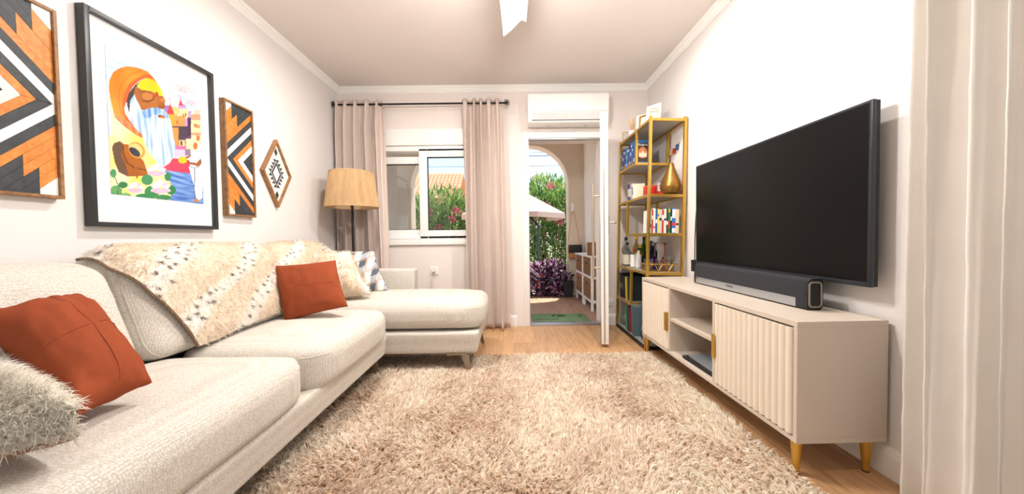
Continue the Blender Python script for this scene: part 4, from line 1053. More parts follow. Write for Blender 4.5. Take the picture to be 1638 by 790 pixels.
def nz_field(su, sv, seed):
    f = np.zeros((NZ_, NX_))
    for j in range(NZ_):
        for i in range(NX_): f[j, i] = mnoise.noise(Vector((i/NX_*su, j/NZ_*sv, seed)))
    return f
n_sky = nz_field(3, 26, 1); n_beard = nz_field(30, 6, 2); n_w = nz_field(5, 46, 3); n_soft = nz_field(6, 8, 4)
def za(x, y): return uv(160+x/4.937, 60+y/4.937)
def zb(x, y): return uv(160+x/4.937, 200+y/4.937)
def uv(px_, py_):
    p = onX(px_, py_, XL+.03); return ((p.y-QY0)/(QY1-QY0), (p.z-QZ0)/(QZ1-QZ0))
def inside(poly):
    m = np.zeros(gu.shape, bool); n = len(poly)
    for i in range(n):
        x1, y1 = poly[i]; x2, y2 = poly[(i+1) % n]
        if y1 == y2: continue
        c = ((y1 > gv) != (y2 > gv)) & (gu < (x2-x1)*(gv-y1)/(y2-y1)+x1); m ^= c
    return m
def fill(poly, col, col2=None, nf=None):
    m = inside(poly)
    if col2 is None: img[m] = c255(*col)*(1+.10*n_soft[m][:, None])
    else:
        k = np.clip(nf[m]*1.3+.5, 0, 1)[:, None]; img[m] = c255(*col)*(1-k)+c255(*col2)*k
def A(*p): return [za(*q) for q in p]
def Bz(*p): return [zb(*q) for q in p]
def ell(f, cx, cy, rx, ry, rot=0, n=22):
    r = math.radians(rot); o = []
    for a in np.linspace(0, 2*PI, n+1)[:-1]:
        x, y = rx*math.cos(a), ry*math.sin(a); o.append(f(cx+x*math.cos(r)-y*math.sin(r), cy+x*math.sin(r)+y*math.cos(r)))
    return o
def stroke(f, pts, wd, col):
    for (x1, y1), (x2, y2) in zip(pts[:-1], pts[1:]):
        d = Vector((x2-x1, y2-y1)); l = d.length or 1; nx, ny = -d.y/l*wd/2, d.x/l*wd/2
        fill([f(x1+nx, y1+ny), f(x2+nx, y2+ny), f(x2-nx, y2-ny), f(x1-nx, y1-ny)], col)
k = np.clip(n_sky*1.2+.5, 0, 1)[..., None]; img[:] = c255(184, 205, 232)*(1-k)+c255(226, 232, 240)*k
fill(A((100, 440), (130, 560), (240, 690), (350, 780), (560, 780))+Bz((640, 300), (620, 605), (110, 556), (98, 90), (120, 60)), (252, 222, 96), (253, 240, 196), n_soft)
# buildings
for f, x1, y1, x2, y2, c in ((za, 532, 535, 575, 606, (150, 110, 176)), (za, 575, 545, 650, 606, (238, 190, 128)), (za, 648, 560, 718, 650, (246, 220, 158)), (za, 640, 530, 700, 562, (170, 150, 210)),
        (za, 715, 580, 742, 640, (170, 150, 200)), (za, 560, 606, 628, 715, (246, 158, 56)), (za, 614, 618, 692, 705, (238, 148, 84)), (za, 690, 640, 716, 708, (236, 140, 200)), (za, 710, 632, 745, 785, (66, 48, 80)),
        (za, 738, 600, 818, 800, (250, 220, 166)), (za, 738, 606, 818, 652, (238, 150, 120)), (za, 762, 570, 815, 606, (246, 190, 170)), (za, 585, 700, 716, 800, (74, 58, 74)), (zb, 592, 95, 742, 190, (80, 62, 92)), (zb, 575, 20, 640, 190, (222, 150, 70)),
        (zb, 738, 60, 822, 112, (240, 150, 128)), (zb, 742, 80, 822, 190, (252, 214, 168)), (zb, 696, 108, 775, 200, (252, 208, 176)), (zb, 606, 186, 700, 282, (242, 196, 222)), (zb, 620, 160, 700, 192, (210, 110, 170)), (zb, 690, 190, 735, 240, (140, 130, 150)), (zb, 645, 118, 690, 165, (236, 204, 150))):
    fill([f(x1, y1), f(x2, y1), f(x2, y2), f(x1, y2)], c)
for p in (((575, 520), (545, 604), (608, 606)), ((655, 488), (640, 536), (680, 541))): fill(A(*p), (222, 62, 66))
stroke(za, [(575, 525), (575, 482)], 4, (200, 70, 70)); stroke(za, [(655, 492), (652, 462), (630, 460)], 4, (210, 80, 80)); stroke(za, [(575, 484), (552, 480)], 4, (210, 80, 80))
for x, y in ((625, 655), (672, 600), (690, 596), (762, 680), (778, 684), (794, 688)): fill([za(x, y), za(x+11, y), za(x+11, y+28), za(x, y+28)], (180, 90, 40))
fill([zb(780, 80), zb(806, 84), zb(806, 124), zb(780, 120)], (232, 110, 70)); fill([zb(655, 125), zb(672, 125), zb(672, 160), zb(655, 160)], (110, 80, 50))
fill(Bz((520, 335), (600, 262), (722, 275), (742, 388), (525, 358)), (222, 62, 92))
fill(Bz((520, 354), (730, 382), (845, 392), (845, 625), (560, 615), (600, 500)), (58, 104, 190), (130, 172, 226), n_w)
# turban and head
fill(A((92, 400), (98, 335), (128, 272), (180, 240), (240, 227), (320, 237), (400, 268), (450, 325), (492, 390), (440, 340), (380, 322), (335, 338), (285, 385), (247, 450), (228, 520), (222, 585), (250, 645), (300, 705), (356, 765), (356, 795), (300, 762), (240, 715), (170, 655), (128, 580), (106, 485)), (240, 122, 18), (248, 146, 36), n_soft)
fill(A((300, 330), (390, 285), (430, 300), (470, 355), (440, 338), (380, 320), (330, 342), (282, 388), (246, 450), (228, 520), (224, 585), (250, 645), (320, 725), (300, 715), (235, 660), (205, 600), (198, 520), (215, 440), (250, 370)), (224, 92, 40))
stroke(za, [(350, 262), (265, 290), (205, 350), (175, 410), (170, 500), (195, 600)], 5, (206, 84, 26))
fill(A((130, 580), (200, 625), (290, 700), (356, 765), (356, 795), (300, 765), (200, 690), (140, 630)), (206, 110, 60), (226, 150, 96), n_beard)
fill(A((215, 560), (235, 505), (252, 560), (250, 640), (222, 600)), (246, 246, 246))
fill(A((232, 500), (250, 440), (300, 375), (335, 345), (312, 400), (292, 450), (262, 500), (255, 600), (238, 540)), (58, 48, 46))
fill(A((300, 385), (350, 408), (430, 422), (475, 455), (520, 465), (535, 492), (532, 568), (470, 565), (420, 566), (365, 585), (345, 570), (310, 490), (290, 440)), (150, 84, 30), (172, 102, 40), n_soft)
fill(A((312, 380), (340, 340), (392, 319), (440, 333), (480, 368), (508, 420), (524, 466), (472, 452), (430, 424), (350, 412)), (250, 208, 14), (244, 190, 10), n_soft)
fill(ell(za, 398, 468, 52, 38), (120, 66, 24)); fill(ell(za, 396, 464, 46, 32), (190, 118, 52)); fill(ell(za, 515, 492, 18, 14), (190, 118, 52))
stroke(za, [(330, 430), (380, 425), (440, 445), (455, 480)], 5, (90, 50, 24)); stroke(za, [(345, 500), (400, 512), (445, 490)], 5, (90, 50, 24)); stroke(za, [(480, 545), (505, 560), (520, 545)], 5, (70, 36, 20))
fill(ell(za, 468, 450, 14, 21), (216, 36, 40))
fill(A((262, 505), (290, 452), (318, 505), (350, 572), (380, 572), (440, 555), (510, 562), (552, 598), (576, 650), (592, 720), (602, 790))+Bz((612, 140), (618, 195), (600, 252), (570, 300), (530, 326), (490, 312), (440, 252), (402, 200), (368, 125), (356, 62))+A((340, 755), (282, 692), (250, 640), (256, 575)), (146, 186, 236), (232, 240, 250), n_beard)
fill(A((355, 585), (400, 558), (470, 552), (530, 575), (560, 625), (540, 645), (500, 605), (450, 610), (400, 640), (372, 630)), (88, 140, 214), (176, 204, 240), n_beard)
fill(ell(za, 505, 625, 30, 13, 18), (120, 52, 28)); fill(ell(za, 512, 632, 18, 6, 18), (238, 140, 60))
# water pot
fill(Bz((118, 180), (135, 142), (180, 126), (216, 150), (240, 150), (300, 200), (370, 290), (392, 360), (414, 398), (330, 402), (240, 406), (172, 372), (140, 290)), (150, 84, 26), (178, 104, 34), n_soft)
fill(Bz((118, 180), (135, 142), (180, 126), (205, 160), (190, 240), (230, 330), (250, 404), (172, 372), (140, 290)), (104, 78, 62))
stroke(zb, [(205, 160), (205, 220), (240, 300), (300, 340), (390, 355)], 9, (96, 48, 20))
fill(ell(zb, 312, 198, 72, 58, 40), (222, 150, 62)); fill(ell(zb, 306, 196, 60, 46, 40), (246, 206, 134)); fill(ell(zb, 296, 212, 52, 27, 38), (54, 60, 74))
stroke(zb, [(350, 270), (360, 320), (320, 330), (290, 350), (300, 380), (320, 420)], 14, (170, 90, 50))
# leaves, lotus, figure
for x, y, rx, ry, c in ((130, 380, 25, 33, (76, 150, 104)), (205, 472, 37, 26, (50, 120, 76)), (395, 432, 46, 42, (70, 146, 96)), (555, 405, 26, 36, (44, 132, 84)), (430, 530, 58, 52, (60, 136, 84)), (582, 512, 38, 37, (40, 128, 76)), (150, 525, 44, 50, (96, 160, 100)), (215, 552, 54, 18, (120, 176, 110)), (362, 562, 60, 20, (50, 130, 80)), (520, 572, 62, 24, (46, 128, 76))): fill(ell(zb, x, y, rx, ry), c)
stroke(zb, [(140, 410), (165, 470), (165, 556)], 8, (50, 120, 70)); stroke(zb, [(200, 490), (180, 556)], 6, (50, 120, 70))
for cx, cy_, s in ((470, 360, 1.0), (500, 495, 1.05), (302, 498, .85)):
    for q, a in enumerate((-80, -50, -20, 10, 200, 170, 230, 260, -95)):
        r = math.radians(a); col = (250, 196, 216) if q % 2 else (253, 226, 236)
        fill(ell(zb, cx+36*s*math.cos(r), cy_+10*s+32*s*math.sin(r), 40*s, 15*s, a), col)
    fill(ell(zb, cx, cy_+22*s, 58*s, 22*s), (248, 182, 208)); fill(ell(zb, cx, cy_, 12*s, 9*s), (250, 220, 110))
fill(Bz((770, 180), (798, 138), (822, 180), (828, 258), (836, 300), (826, 580), (800, 592), (776, 572), (762, 480), (718, 322), (772, 312), (760, 240)), (222, 226, 240), (246, 248, 252), n_beard)
fill(Bz((735, 235), (680, 258), (690, 280), (745, 240)), (164, 100, 60)); fill(Bz((700, 284), (780, 300), (815, 262), (822, 300), (800, 328), (705, 300)), (150, 88, 48))
stroke(zb, [(765, 345), (768, 430), (762, 500), (770, 570)], 6, (70, 74, 92)); stroke(zb, [(720, 322), (760, 340), (800, 330)], 5, (60, 64, 80))
fill(ell(zb, 772, 165, 17, 28), (206, 112, 46)); fill(ell(zb, 672, 276, 34, 27), (248, 200, 30)); fill(ell(zb, 780, 595, 22, 12), (216, 130, 60))
# inscription in the sky
INK = (232, 150, 140)
stroke(za, [(612, 372), (700, 398), (762, 420)], 5, INK)
for x, y in ((625, 376), (650, 386), (668, 392), (690, 398), (712, 405), (740, 414)): stroke(za, [(x, y), (x+2, y+42)], 5, INK); stroke(za, [(x, y+16), (x-14, y+22), (x-6, y+34)], 4, INK)
for x, dg in ((697, '2'), (718, '0'), (738, '2'), (757, '5')):
    P_ = {'2': [(0, 8), (8, 0), (14, 8), (0, 34), (16, 36)], '0': [(7, 0), (0, 18), (7, 36), (14, 18), (7, 0)], '5': [(14, 0), (2, 0), (1, 15), (13, 20), (12, 33), (0, 36)]}[dg]
    stroke(za, [(x+a_, 485+(x-697)*.32+b_) for a_, b_ in P_], 4.5, INK)
pb_ = B().grid(NX_, NZ_, lambda u, v: (x0+.0155, QY0+u*(QY1-QY0), QZ0+v*(QZ1-QZ0)))
po = pb_.build('print', vcol('painting_print', rough=.6), t, fixn=False); setcol(po, np.concatenate([np.clip(img, 0, 1).reshape(-1, 3), np.ones((NX_*NZ_, 1))], 1))

# ------------------------------------------------------------------ floor lamp
LX, LY = -1.452, 3.19
lamp = thing('floor_lamp', 'black floor lamp with natural jute shade behind the sofa corner', 'lamp', (LX, LY, 0))
B().lathe([(.13, 0), (.13, .012), (.02, .022), (.012, .03)], (LX, LY, 0), 32).build('base', BLACKM, lamp, smooth=True)
B().lathe([(.011, .02), (.011, 1.30)], (LX, LY, 0), 14).build('pole', BLACKM, lamp, smooth=True)
sh_b, sh_t, rb, rt_ = 1.232, 1.545, .230, .185
b = B(); nst = 150
B().lathe([(rb-.004, sh_b), (rt_-.004, sh_t)], (LX, LY, 0), 60, cap=False).build('shade_liner', M('shade_liner', C(216, 186, 146), .9), lamp, smooth=True)
for i in range(nst):
    a0 = 2*PI*i/nst; j = rnd.uniform(-.01, .01); rr_ = .0042*rnd.uniform(.75, 1.3)
    pa = (LX+rb*math.cos(a0), LY+rb*math.sin(a0), sh_b); pb2 = (LX+rt_*math.cos(a0+j), LY+rt_*math.sin(a0+j), sh_t)
    b.tube([pa, pb2], rr_, 5)
b.build('jute_strands', JUTE, lamp, smooth=True)
for z_, r_ in ((sh_b, rb), (sh_t, rt_)):
    B().tube([(LX+r_*math.cos(a), LY+r_*math.sin(a), z_) for a in np.linspace(0, 2*PI, 49)[:-1]], .006, 6, closed=True).build('shade_ring', JUTE, lamp, smooth=True)
sp_ = B()
for a in (0, 2.09, 4.19): sp_.tube([(LX, LY, 1.30), (LX+rb*.98*math.cos(a), LY+rb*.98*math.sin(a), sh_b+.01)], .0025, 5)
sp_.build('shade_spider', BLACKM, lamp); B().lathe([(.012, 1.30), (.03, 1.34), (.034, 1.37), (.02, 1.40), (.002, 1.41)], (LX, LY, 0), 20).build('bulb', WHITE, lamp, smooth=True)

# ------------------------------------------------------------------ curtains
def curtain(name, label, P0, P1, B0, B1, ztop, zbot, nf, amp, seed, mat, depth, nu=170, nv=46, head=.085, pinch=True, spread=1.0, group=None):
    """P0,P1 top ends (x,y), B0,B1 bottom ends, depth = unit vector the folds push along"""
    rr = random.Random(seed); ph = [rr.uniform(0, 6.28) for _ in range(6)]; dv = Vector((*depth, 0))
    wts = [rr.uniform(.55, 1.45) for _ in range(nf)]; cum = np.concatenate([[0], np.cumsum(wts)]); cum /= cum[-1]
    def warp(s):
        i = min(nf-1, max(0, int(np.searchsorted(cum, s, side='right')-1))); return i+(s-cum[i])/(cum[i+1]-cum[i])
    def fn(s, t):
        z = ztop+(zbot-ztop)*t
        bx = Vector((*P0, 0)).lerp(Vector((*P1, 0)), s); bb = Vector((*B0, 0)).lerp(Vector((*B1, 0)), s); p = bx.lerp(bb, t)
        w_ = warp(min(1, max(0, s+.012*math.sin(2.2*t+ph[0])*math.sin(PI*s))))
        a = amp*(.55+.45*min(1, t/.12))*(1+.25*math.sin(3*t+ph[1]+w_))
        f = math.sin(2*PI*w_+ph[2]); f = math.copysign(abs(f)**.75, f)
        f2 = .28*math.sin(4*PI*w_+ph[3]+2*t)
        lat = .35*a*math.cos(2*PI*w_+ph[2])*(.4+.6*t)
        cr = .003*nse(s*5+seed, z*15, 5)+.0025*nse(s*9+seed, z*7, 3)+.004*nse(s*4+seed, z*2.2, 8)
        along_ = (Vector((*P1, 0))-Vector((*P0, 0))).normalized()
        q = p+dv*(a*(f+f2)+cr)+along_*lat*spread
        zz = z
        if t < .02 and pinch: zz += .008*abs(math.sin(3*PI*w_))
        return (q.x, q.y, zz)
    b = B().grid(nu, nv, fn)
    o = b.build(name, mat, None, smooth=True, angle=180, fixn=False); sd = o.modifiers.new('thickness', 'SOLIDIFY'); sd.thickness = .0018
    return tag(o, label, 'curtain', group)
RODY, RODZ = 3.50, 2.285
curtain('curtain', 'long beige curtain hanging in the corner behind the floor lamp', (-1.745, RODY), (-1.275, RODY), (-1.755, RODY+.005), (-1.245, RODY+.005), RODZ+.035, .03, 5, .052, 11, CURT, (0, -1), spread=1.5)
curtain('curtain', 'long beige curtain between the window and the garden door', (-.475, RODY), (-.07, RODY), (-.470, RODY-.005), (-.035, RODY-.005), RODZ+.035, .012, 5, .052, 23, CURT, (0, -1), spread=1.5)
rod = thing('curtain_rod', 'dark metal curtain rod with spiral ring finials above the window', 'curtain rod', (-.9, RODY, RODZ))
B().tube([(-1.755, RODY, RODZ), (-.03, RODY, RODZ)], .009, 12).build('pole', BLACKM, rod, smooth=True)
for x in (-1.752, -.022):
    f = B()
    for r in (.026, .014): f.tube([(x+r*math.cos(a), RODY-.012, RODZ+r*math.sin(a)) for a in np.linspace(0, 2*PI, 25)[:-1]], .0035, 6, closed=True)
    f.tube([(x, RODY-.012, RODZ), (x, RODY+.0, RODZ)], .012, 10); f.build('finial', BLACKM, rod, smooth=True)
for x in (-1.30, -.45): B().tube([(x, YF, RODZ), (x, RODY, RODZ)], .006, 8).build('bracket', BLACKM, rod)
# long cream curtain by the camera on the right wall
curtain('curtain', 'tall cream curtain hanging in front of the right wall window', (1.335, 1.125), (1.32, .12), (1.335, 1.135), (1.32, .10), 2.42,   .015, 12, .038, 31, CURTW, (-1, 0), nu=220, nv=60)
rod2 = thing('curtain_rod', 'dark metal curtain rod carrying the tall cream curtain', 'curtain rod', (1.335, .2, 2.40))
B().tube([(1.335, 1.2, 2.40), (1.335, -1.3, 2.40)], .009, 10).build('pole', BLACKM, rod2, smooth=True)
for y_ in (1.17, -1.2): B().tube([(XR, y_, 2.40), (1.335, y_, 2.40)], .006, 8).build('bracket', BLACKM, rod2)

# ------------------------------------------------------------------ air conditioner
ac = thing('air_conditioner', 'white wall air conditioner above the garden door', 'air conditioner', (.585, YF-.1, 2.055))
AX0, AX1 = .186, .985
prof = [(0, 2.075), (.06, 2.056), (.13, 2.056), (.165, 2.075), (.19, 2.13), (.198, 2.18), (.2, 2.335), (.185, 2.350), (0, 2.355)]
B().prism(prof, lambda u, v, d: (d, YF-u, v), AX0, AX1).build('body', WHITE, ac, bevel=.006)
B().box(AX0+.012, AX1-.012, YF-.2045, YF-.195, 2.168, 2.338).build('front_panel', WHITE, ac, bevel=.004)
fl_ = B().prism([(.168, 2.098), (.176, 2.094), (.2015, 2.150), (.199, 2.160)], lambda u, v, d: (d, YF-u, v), AX0+.045, AX1-.045).build('flap', M('flap_white', C(226, 226, 226), .4), ac)
B().prism([(.150, 2.088), (.174, 2.088), (.176, 2.0945), (.155, 2.10)], lambda u, v, d: (d, YF-u, v), AX0+.042, AX1-.042).build('outlet_slot', RUBBER, ac)
for x in (.39, .77): B().box(x-.008, x+.008, YF-.12, YF-.1, 2.050, 2.057).build('clip', CM(200, 196, 192), ac)
# blank cover plate drawn on the wall by the rod, socket with plug
pp = thing('junction_plate', 'square painted junction cover plate on the wall beside the curtain', 'cover plate', (.035, YF, 2.222)); B().box(-.025, .095, YF-.004, YF, 2.222, 2.312).build('plate', WALLF, pp, bevel=.0015)
so = thing('wall_socket', 'white wall socket with a plugged lamp cord above the chaise', 'socket', (-.808, YF, .555))
B().box(-.850, -.766, YF-.011, YF-.0005, .555, .640).build('plate', WHITE, so, bevel=.003)
rr = [(-.808+.024*math.cos(a), .597+.024*math.sin(a)) for a in np.linspace(0, 2*PI, 25)[:-1]]
B().tube([(u, YF-.012, v) for u, v in rr], .0025, 6, closed=True).build('rim', CM(206, 202, 196), so, smooth=True)
pg = B().tube([(-.808, YF-.01, .597), (-.808, YF-.045, .596), (-.810, YF-.055, .585)], [.017, .015, .010], 12).build('plug', CM(232, 222, 206), so, smooth=True)
B().tube([(-.810, YF-.052, .59), (-.822, YF-.058, .55), (-.832, YF-.055, .48), (-.826, YF-.05, .40), (-.84, YF-.05, .2), (-.9, YF-.06, .03), (-1.2, YF-.08, .008)], .0045, 8).build('cord', CM(216, 196, 176), so, smooth=True)
s2 = thing('wall_socket', 'white wall socket low on the far wall beside the bookcase', 'socket', (1.03, YF, .2)); B().box(1.02, 1.07, YF-.010, YF-.0005, .20, .28).build('plate', WHITE, s2, bevel=.003)
B().tube([(1.045+.014*math.cos(a), YF-.011, .24+.014*math.sin(a)) for a in np.linspace(0, 2*PI, 17)[:-1]], .002, 6, closed=True).build('rim', CM(206, 202, 196), s2)

# ------------------------------------------------------------------ ceiling fan
FX, FY, FZ = .03, 1.58, 2.19
fan = thing('ceiling_fan', 'white three-blade ceiling fan with curved blades', 'fan', (FX, FY, FZ))
B().lathe([(.07, ZC-.05), (.07, ZC-.001)], (FX, FY, 0), 28).build('canopy', WHITE, fan, smooth=True)
B().tube([(FX, FY, ZC-.05), (FX, FY, FZ+.05)], .013, 12).build('downrod', WHITE, fan, smooth=True)
B().lathe([(.03, FZ+.06), (.09, FZ+.05), (.10, FZ+.02), (.10, FZ-.02), (.085, FZ-.05)], (FX, FY, 0), 32).build('motor', WHITE, fan, smooth=True)
lm2, ln2, lb2 = newmat('fan_lamp'); lb2.inputs['Emission Color'].default_value = (1, .95, .9, 1); lb2.inputs['Emission Strength'].default_value = 2.5
B().lathe([(.082, FZ-.05), (.07, FZ-.075), (.04, FZ-.09), (.002, FZ-.094)], (FX, FY, 0), 28, cap=False).build('lamp_dome', lm2, fan, smooth=True)
light('fan_lamp', 'POINT', (FX, FY, FZ-.16), 46, (1, .95, .9), shadow_soft_size=.07)
for k in range(3):
    th = PI/2+k*2*PI/3-.02; ux, uy = Vector((math.cos(th), math.sin(th), 0)), Vector((math.sin(th), -math.cos(th), 0))
    def bf_(s, t, sg):
        r = .09+.44*s; wdt = .155-.02*s; v = (t-.5)*wdt
        cut = .035*max(0, t-.15)**1.0*(s > .999)
        if s > .9: r -= .055*(s-.9)/.1*t
        zz = FZ+.012-.055*(1-t)*(.4+.6*s)+.045*(t**2)*(1)+sg*.0035
        lip = .022*max(0, (t-.72)/.28)**1.5
        return Vector((FX, FY, 0))+ux*r+uy*v+Vector((0, 0, zz-lip*2.0))
    b = B(); nu_, nv_ = 22, 14
    for sg in (1, -1): b.grid(nu_, nv_, lambda s, t: bf_(s, t, sg))
    n1 = nu_*nv_; ring = [i for i in range(nu_)]+[j*nu_+nu_-1 for j in range(1, nv_)]+[(nv_-1)*nu_+i for i in range(nu_-2, -1, -1)]+[j*nu_ for j in range(nv_-2, 0, -1)]
    for i in range(len(ring)): a_, c_ = ring[i], ring[(i+1) % len(ring)]; b.f.append((a_, c_, c_+n1, a_+n1))
    b.build('blade', WHITE, fan, smooth=True, angle=40)

# ------------------------------------------------------------------ porch
PYW, PXL, PXR, PZC = 5.50, -3.2, 1.17, 2.55
pf_ = struct(B().box(PXL-.1, PXR+.1, YF+WT, PYW+.3, -.06, -.016).build('porch_floor', GROUT))
nrow = 0
x = PXL
while x < PXR-.01:
    x1 = min(x+.2, PXR); y = YF+.09-(nrow*.47 % 1.2); nrow += 1
    if x1 > -.4:
        while y < PYW+.25:
            ya, yb = max(y, YF+.092), min(y+1.2, PYW+.25)
            if ya < YF+WT and not (DX0 < x and x1 < DX1+.05): ya = YF+WT
            if yb-ya > .03 and x1-x > .02: plank(pf_, x+.001, x1-.001, ya+.001, yb-.001, PLANKO, -.003)
            y += 1.2
    else: plank(pf_, x+.001, x1-.001, YF+WT, PYW+.25, PLANKO, -.003)
    x = x1
struct(B().box(PXL, PXR+.2, YF+WT, PYW+.25, PZC, PZC+.1).build('porch_ceiling', STUCCO))
struct(B().box(PXR, PXR+.2, YF+WT, PYW+.25, -.06, PZC).build('porch_wall_right', STUCCOW))
# arch wall: opening with rounded shoulders
ax0, ax1, r_, zt = -1.57, .93, .62, 2.39
pts = [(ax1, -.06)]
for q in range(13): a = PI/2*q/12; pts.append((ax1-r_+r_*math.cos(a), zt-r_+r_*math.sin(a)))
for q in range(13): a = PI/2+PI/2*q/12; pts.append((ax0+r_+r_*math.cos(a), zt-r_+r_*math.sin(a)))
pts.append((ax0, -.06))
b = B()
b.box(PXL, ax0, PYW, PYW+.25, -.06, zt-r_).box(ax1, PXR+.2, PYW, PYW+.25, -.06, zt-r_)
def yv(q, y): return (q[0], y, q[1])
for i in range(1, len(pts)-2):
    p, q = pts[i], pts[i+1]
    if abs(p[0]-q[0]) < 1e-6: continue
    b.add([yv(p, PYW), yv(q, PYW), (q[0], PYW, 2.75), (p[0], PYW, 2.75), yv(p, PYW+.25), yv(q, PYW+.25), (q[0], PYW+.25, 2.75), (p[0], PYW+.25, 2.75)],
          [(0, 1, 2, 3), (7, 6, 5, 4), (0, 4, 5, 1), (3, 2, 6, 7), (0, 3, 7, 4), (1, 5, 6, 2)])
b.box(PXL, ax0, PYW, PYW+.25, zt-r_, 2.75).box(ax1, PXR+.2, PYW, PYW+.25, zt-r_, 2.75)
struct(b.build('porch_arch_wall', STUCCO))
# door mat with scribbled print
mt = thing('door_mat', 'green coir door mat with dark printed lettering outside the door', 'mat', (.55, 3.96, 0))
B().box(.235, .87, 3.75, 4.15, -.0025, .009).build('mat', M('green_coir', C(104, 134, 92), .95, var=.25, scale=60, bump=.6, bscale=300), mt, bevel=.003)
INKM = CM(54, 60, 44, .95)
B().tube([(.56+.075*math.cos(a)*(1+.15*math.sin(5*a)), 4.02+.045*math.sin(a), .0095) for a in np.linspace(0, 2*PI, 40)[:-1]], .005, 4, closed=True).build('printed_stroke', INKM, mt)
B().tube([(.50+.03*math.cos(a), 4.03+.03*math.sin(a), .0095) for a in np.linspace(.5, 4.6, 16)], .005, 4).build('printed_stroke', INKM, mt)
B().tube([(.78+.03*math.cos(a), 4.01+.05*math.sin(a), .0095) for a in np.linspace(-1.6, 1.2, 12)], .005, 4).build('printed_stroke', INKM, mt)
B().tube([(.57+.03*math.cos(a), 4.02+.02*math.sin(a), .0095) for a in np.linspace(0, 2*PI, 20)[:-1]], .004, 4, closed=True).build('printed_stroke', INKM, mt)
xx = .29
while xx < .53: B().tube([(xx+.004*i, 3.86+.018*math.sin(i*1.9+xx*40), .0095) for i in range(5)], .0035, 4).build('printed_letter', INKM, mt); xx += .028

# white frames with wicker drawers along the porch's right wall
WICK = M('wicker', C(150, 108, 68), .85, var=.4, scale=40, stretch=(1, 1, 5), bump=.8, bscale=90)
def wicker_unit(label, y0, y1, ztop):
    t = thing('wicker_drawer_unit', label, 'drawers', (1.08, (y0+y1)/2, 0), 'wicker drawer units on the porch'); x0, x1 = 1.0, 1.165; p = .03
    for x in (x0, x1-p):
        for y in (y0, y1-p): B().box(x, x+p, y, y+p, -.003, ztop-.02).build('leg', STUCCOW, t)
    f = B()
    for z in (.10, .40):
        f.box(x0, x0+.02, y0+p, y1-p, z, z+.03); f.box(x1-.02, x1, y0+p, y1-p, z, z+.03); f.box(x0+p, x1-p, y0, y0+.02, z, z+.03); f.box(x0+p, x1-p, y1-.02, y1, z, z+.03)
    f.build('rail', WHITE, t); B().box(x0-.012, x1, y0-.012, y1+.012, ztop-.022, ztop).build('top_board', WHITE, t, bevel=.003)
    for z0, z1 in ((.132, .395), (.432, ztop-.03)):
        d_ = B().box(x0+.004, x1-.01, y0+p+.004, y1-p-.004, z0, z1).build('wicker_drawer', WICK, t, bevel=.008)
        for k in range(int((z1-z0)/.022)):
            zz = z0+.012+k*.022
            B().tube([(x0+.002+.003*math.sin(q*2.2+k*PI), y0+p+.006+q*(y1-y0-2*p-.012)/24, zz) for q in range(25)], .009, 5).build('weave_row', WICK, d_, smooth=True)
        B().tube([(x0-.010, (y0+y1)/2, z1-.07), (x0+.004, (y0+y1)/2, z1-.07)], .016, 12).build('finger_hole', BLACK, d_)
wicker_unit('white drawer unit with two wicker drawers nearer the garden door', 4.29, 4.78, .69)
wicker_unit('white drawer unit with two wicker drawers beside the black planter', 4.82, 5.31, .69)
t = thing('wicker_basket', 'square wicker basket standing on the porch drawer unit', 'basket', (1.08, 4.42, .69))
B().box(1.005, 1.155, 4.34, 4.52, .691, .86).build('body', WICK, t, bevel=.01)
for k in range(7): B().tube([(1.003, 4.345, .703+k*.024), (1.003, 4.515, .703+k*.024)], .009, 5).tube([(1.01, 4.338, .703+k*.024), (1.15, 4.338, .703+k*.024)], .009, 5).build('weave_row', WICK, t, smooth=True)
t = tag(B().box(1.0, 1.12, 4.60, 5.05, .6905, .702).build('folded_cloth', CM(240, 238, 234, .9), bevel=.004), 'folded white cloth on top of the porch drawer units', 'cloth')
# hook and hanging bag
hk = thing('wall_hook', 'white rounded wall hook on the porch arch wall', 'hook', (.99, PYW, 1.36))
B().box(.965, 1.015, PYW-.012, PYW-.0005, 1.34, 1.47).build('plate', WHITE, hk, bevel=.005); B().tube([(.99, PYW-.01, 1.36), (.99, PYW-.05, 1.355), (.99, PYW-.06, 1.385)], [.02, .022, .018], 12).build('peg', WHITE, hk, smooth=True)
bag = thing('shoulder_bag', 'tan leather shoulder bag hanging by its long strap on the porch', 'bag', (.98, PYW-.07, .58))
TAN = M('tan_leather', C(186, 132, 84), .55, var=.1)
soft = soft_box(.90, 1.12, PYW-.115, PYW-.03, .59, .80, .03, 6).build('body', TAN, bag, smooth=True, weld=True, angle=60)
B().box(.905, 1.115, PYW-.122, PYW-.114, .68, .81).build('flap', BLACK, bag, bevel=.003)
B().tube([(.905, PYW-.05, .79), (.93, PYW-.04, 1.05), (.978, PYW-.035, 1.36), (.99, PYW-.035, 1.383), (1.002, PYW-.035, 1.36), (1.06, PYW-.04, 1.05), (1.10, PYW-.05, .79)], .006, 6).build('strap', M('strap_tan', C(206, 160, 124), .7), bag, smooth=True)

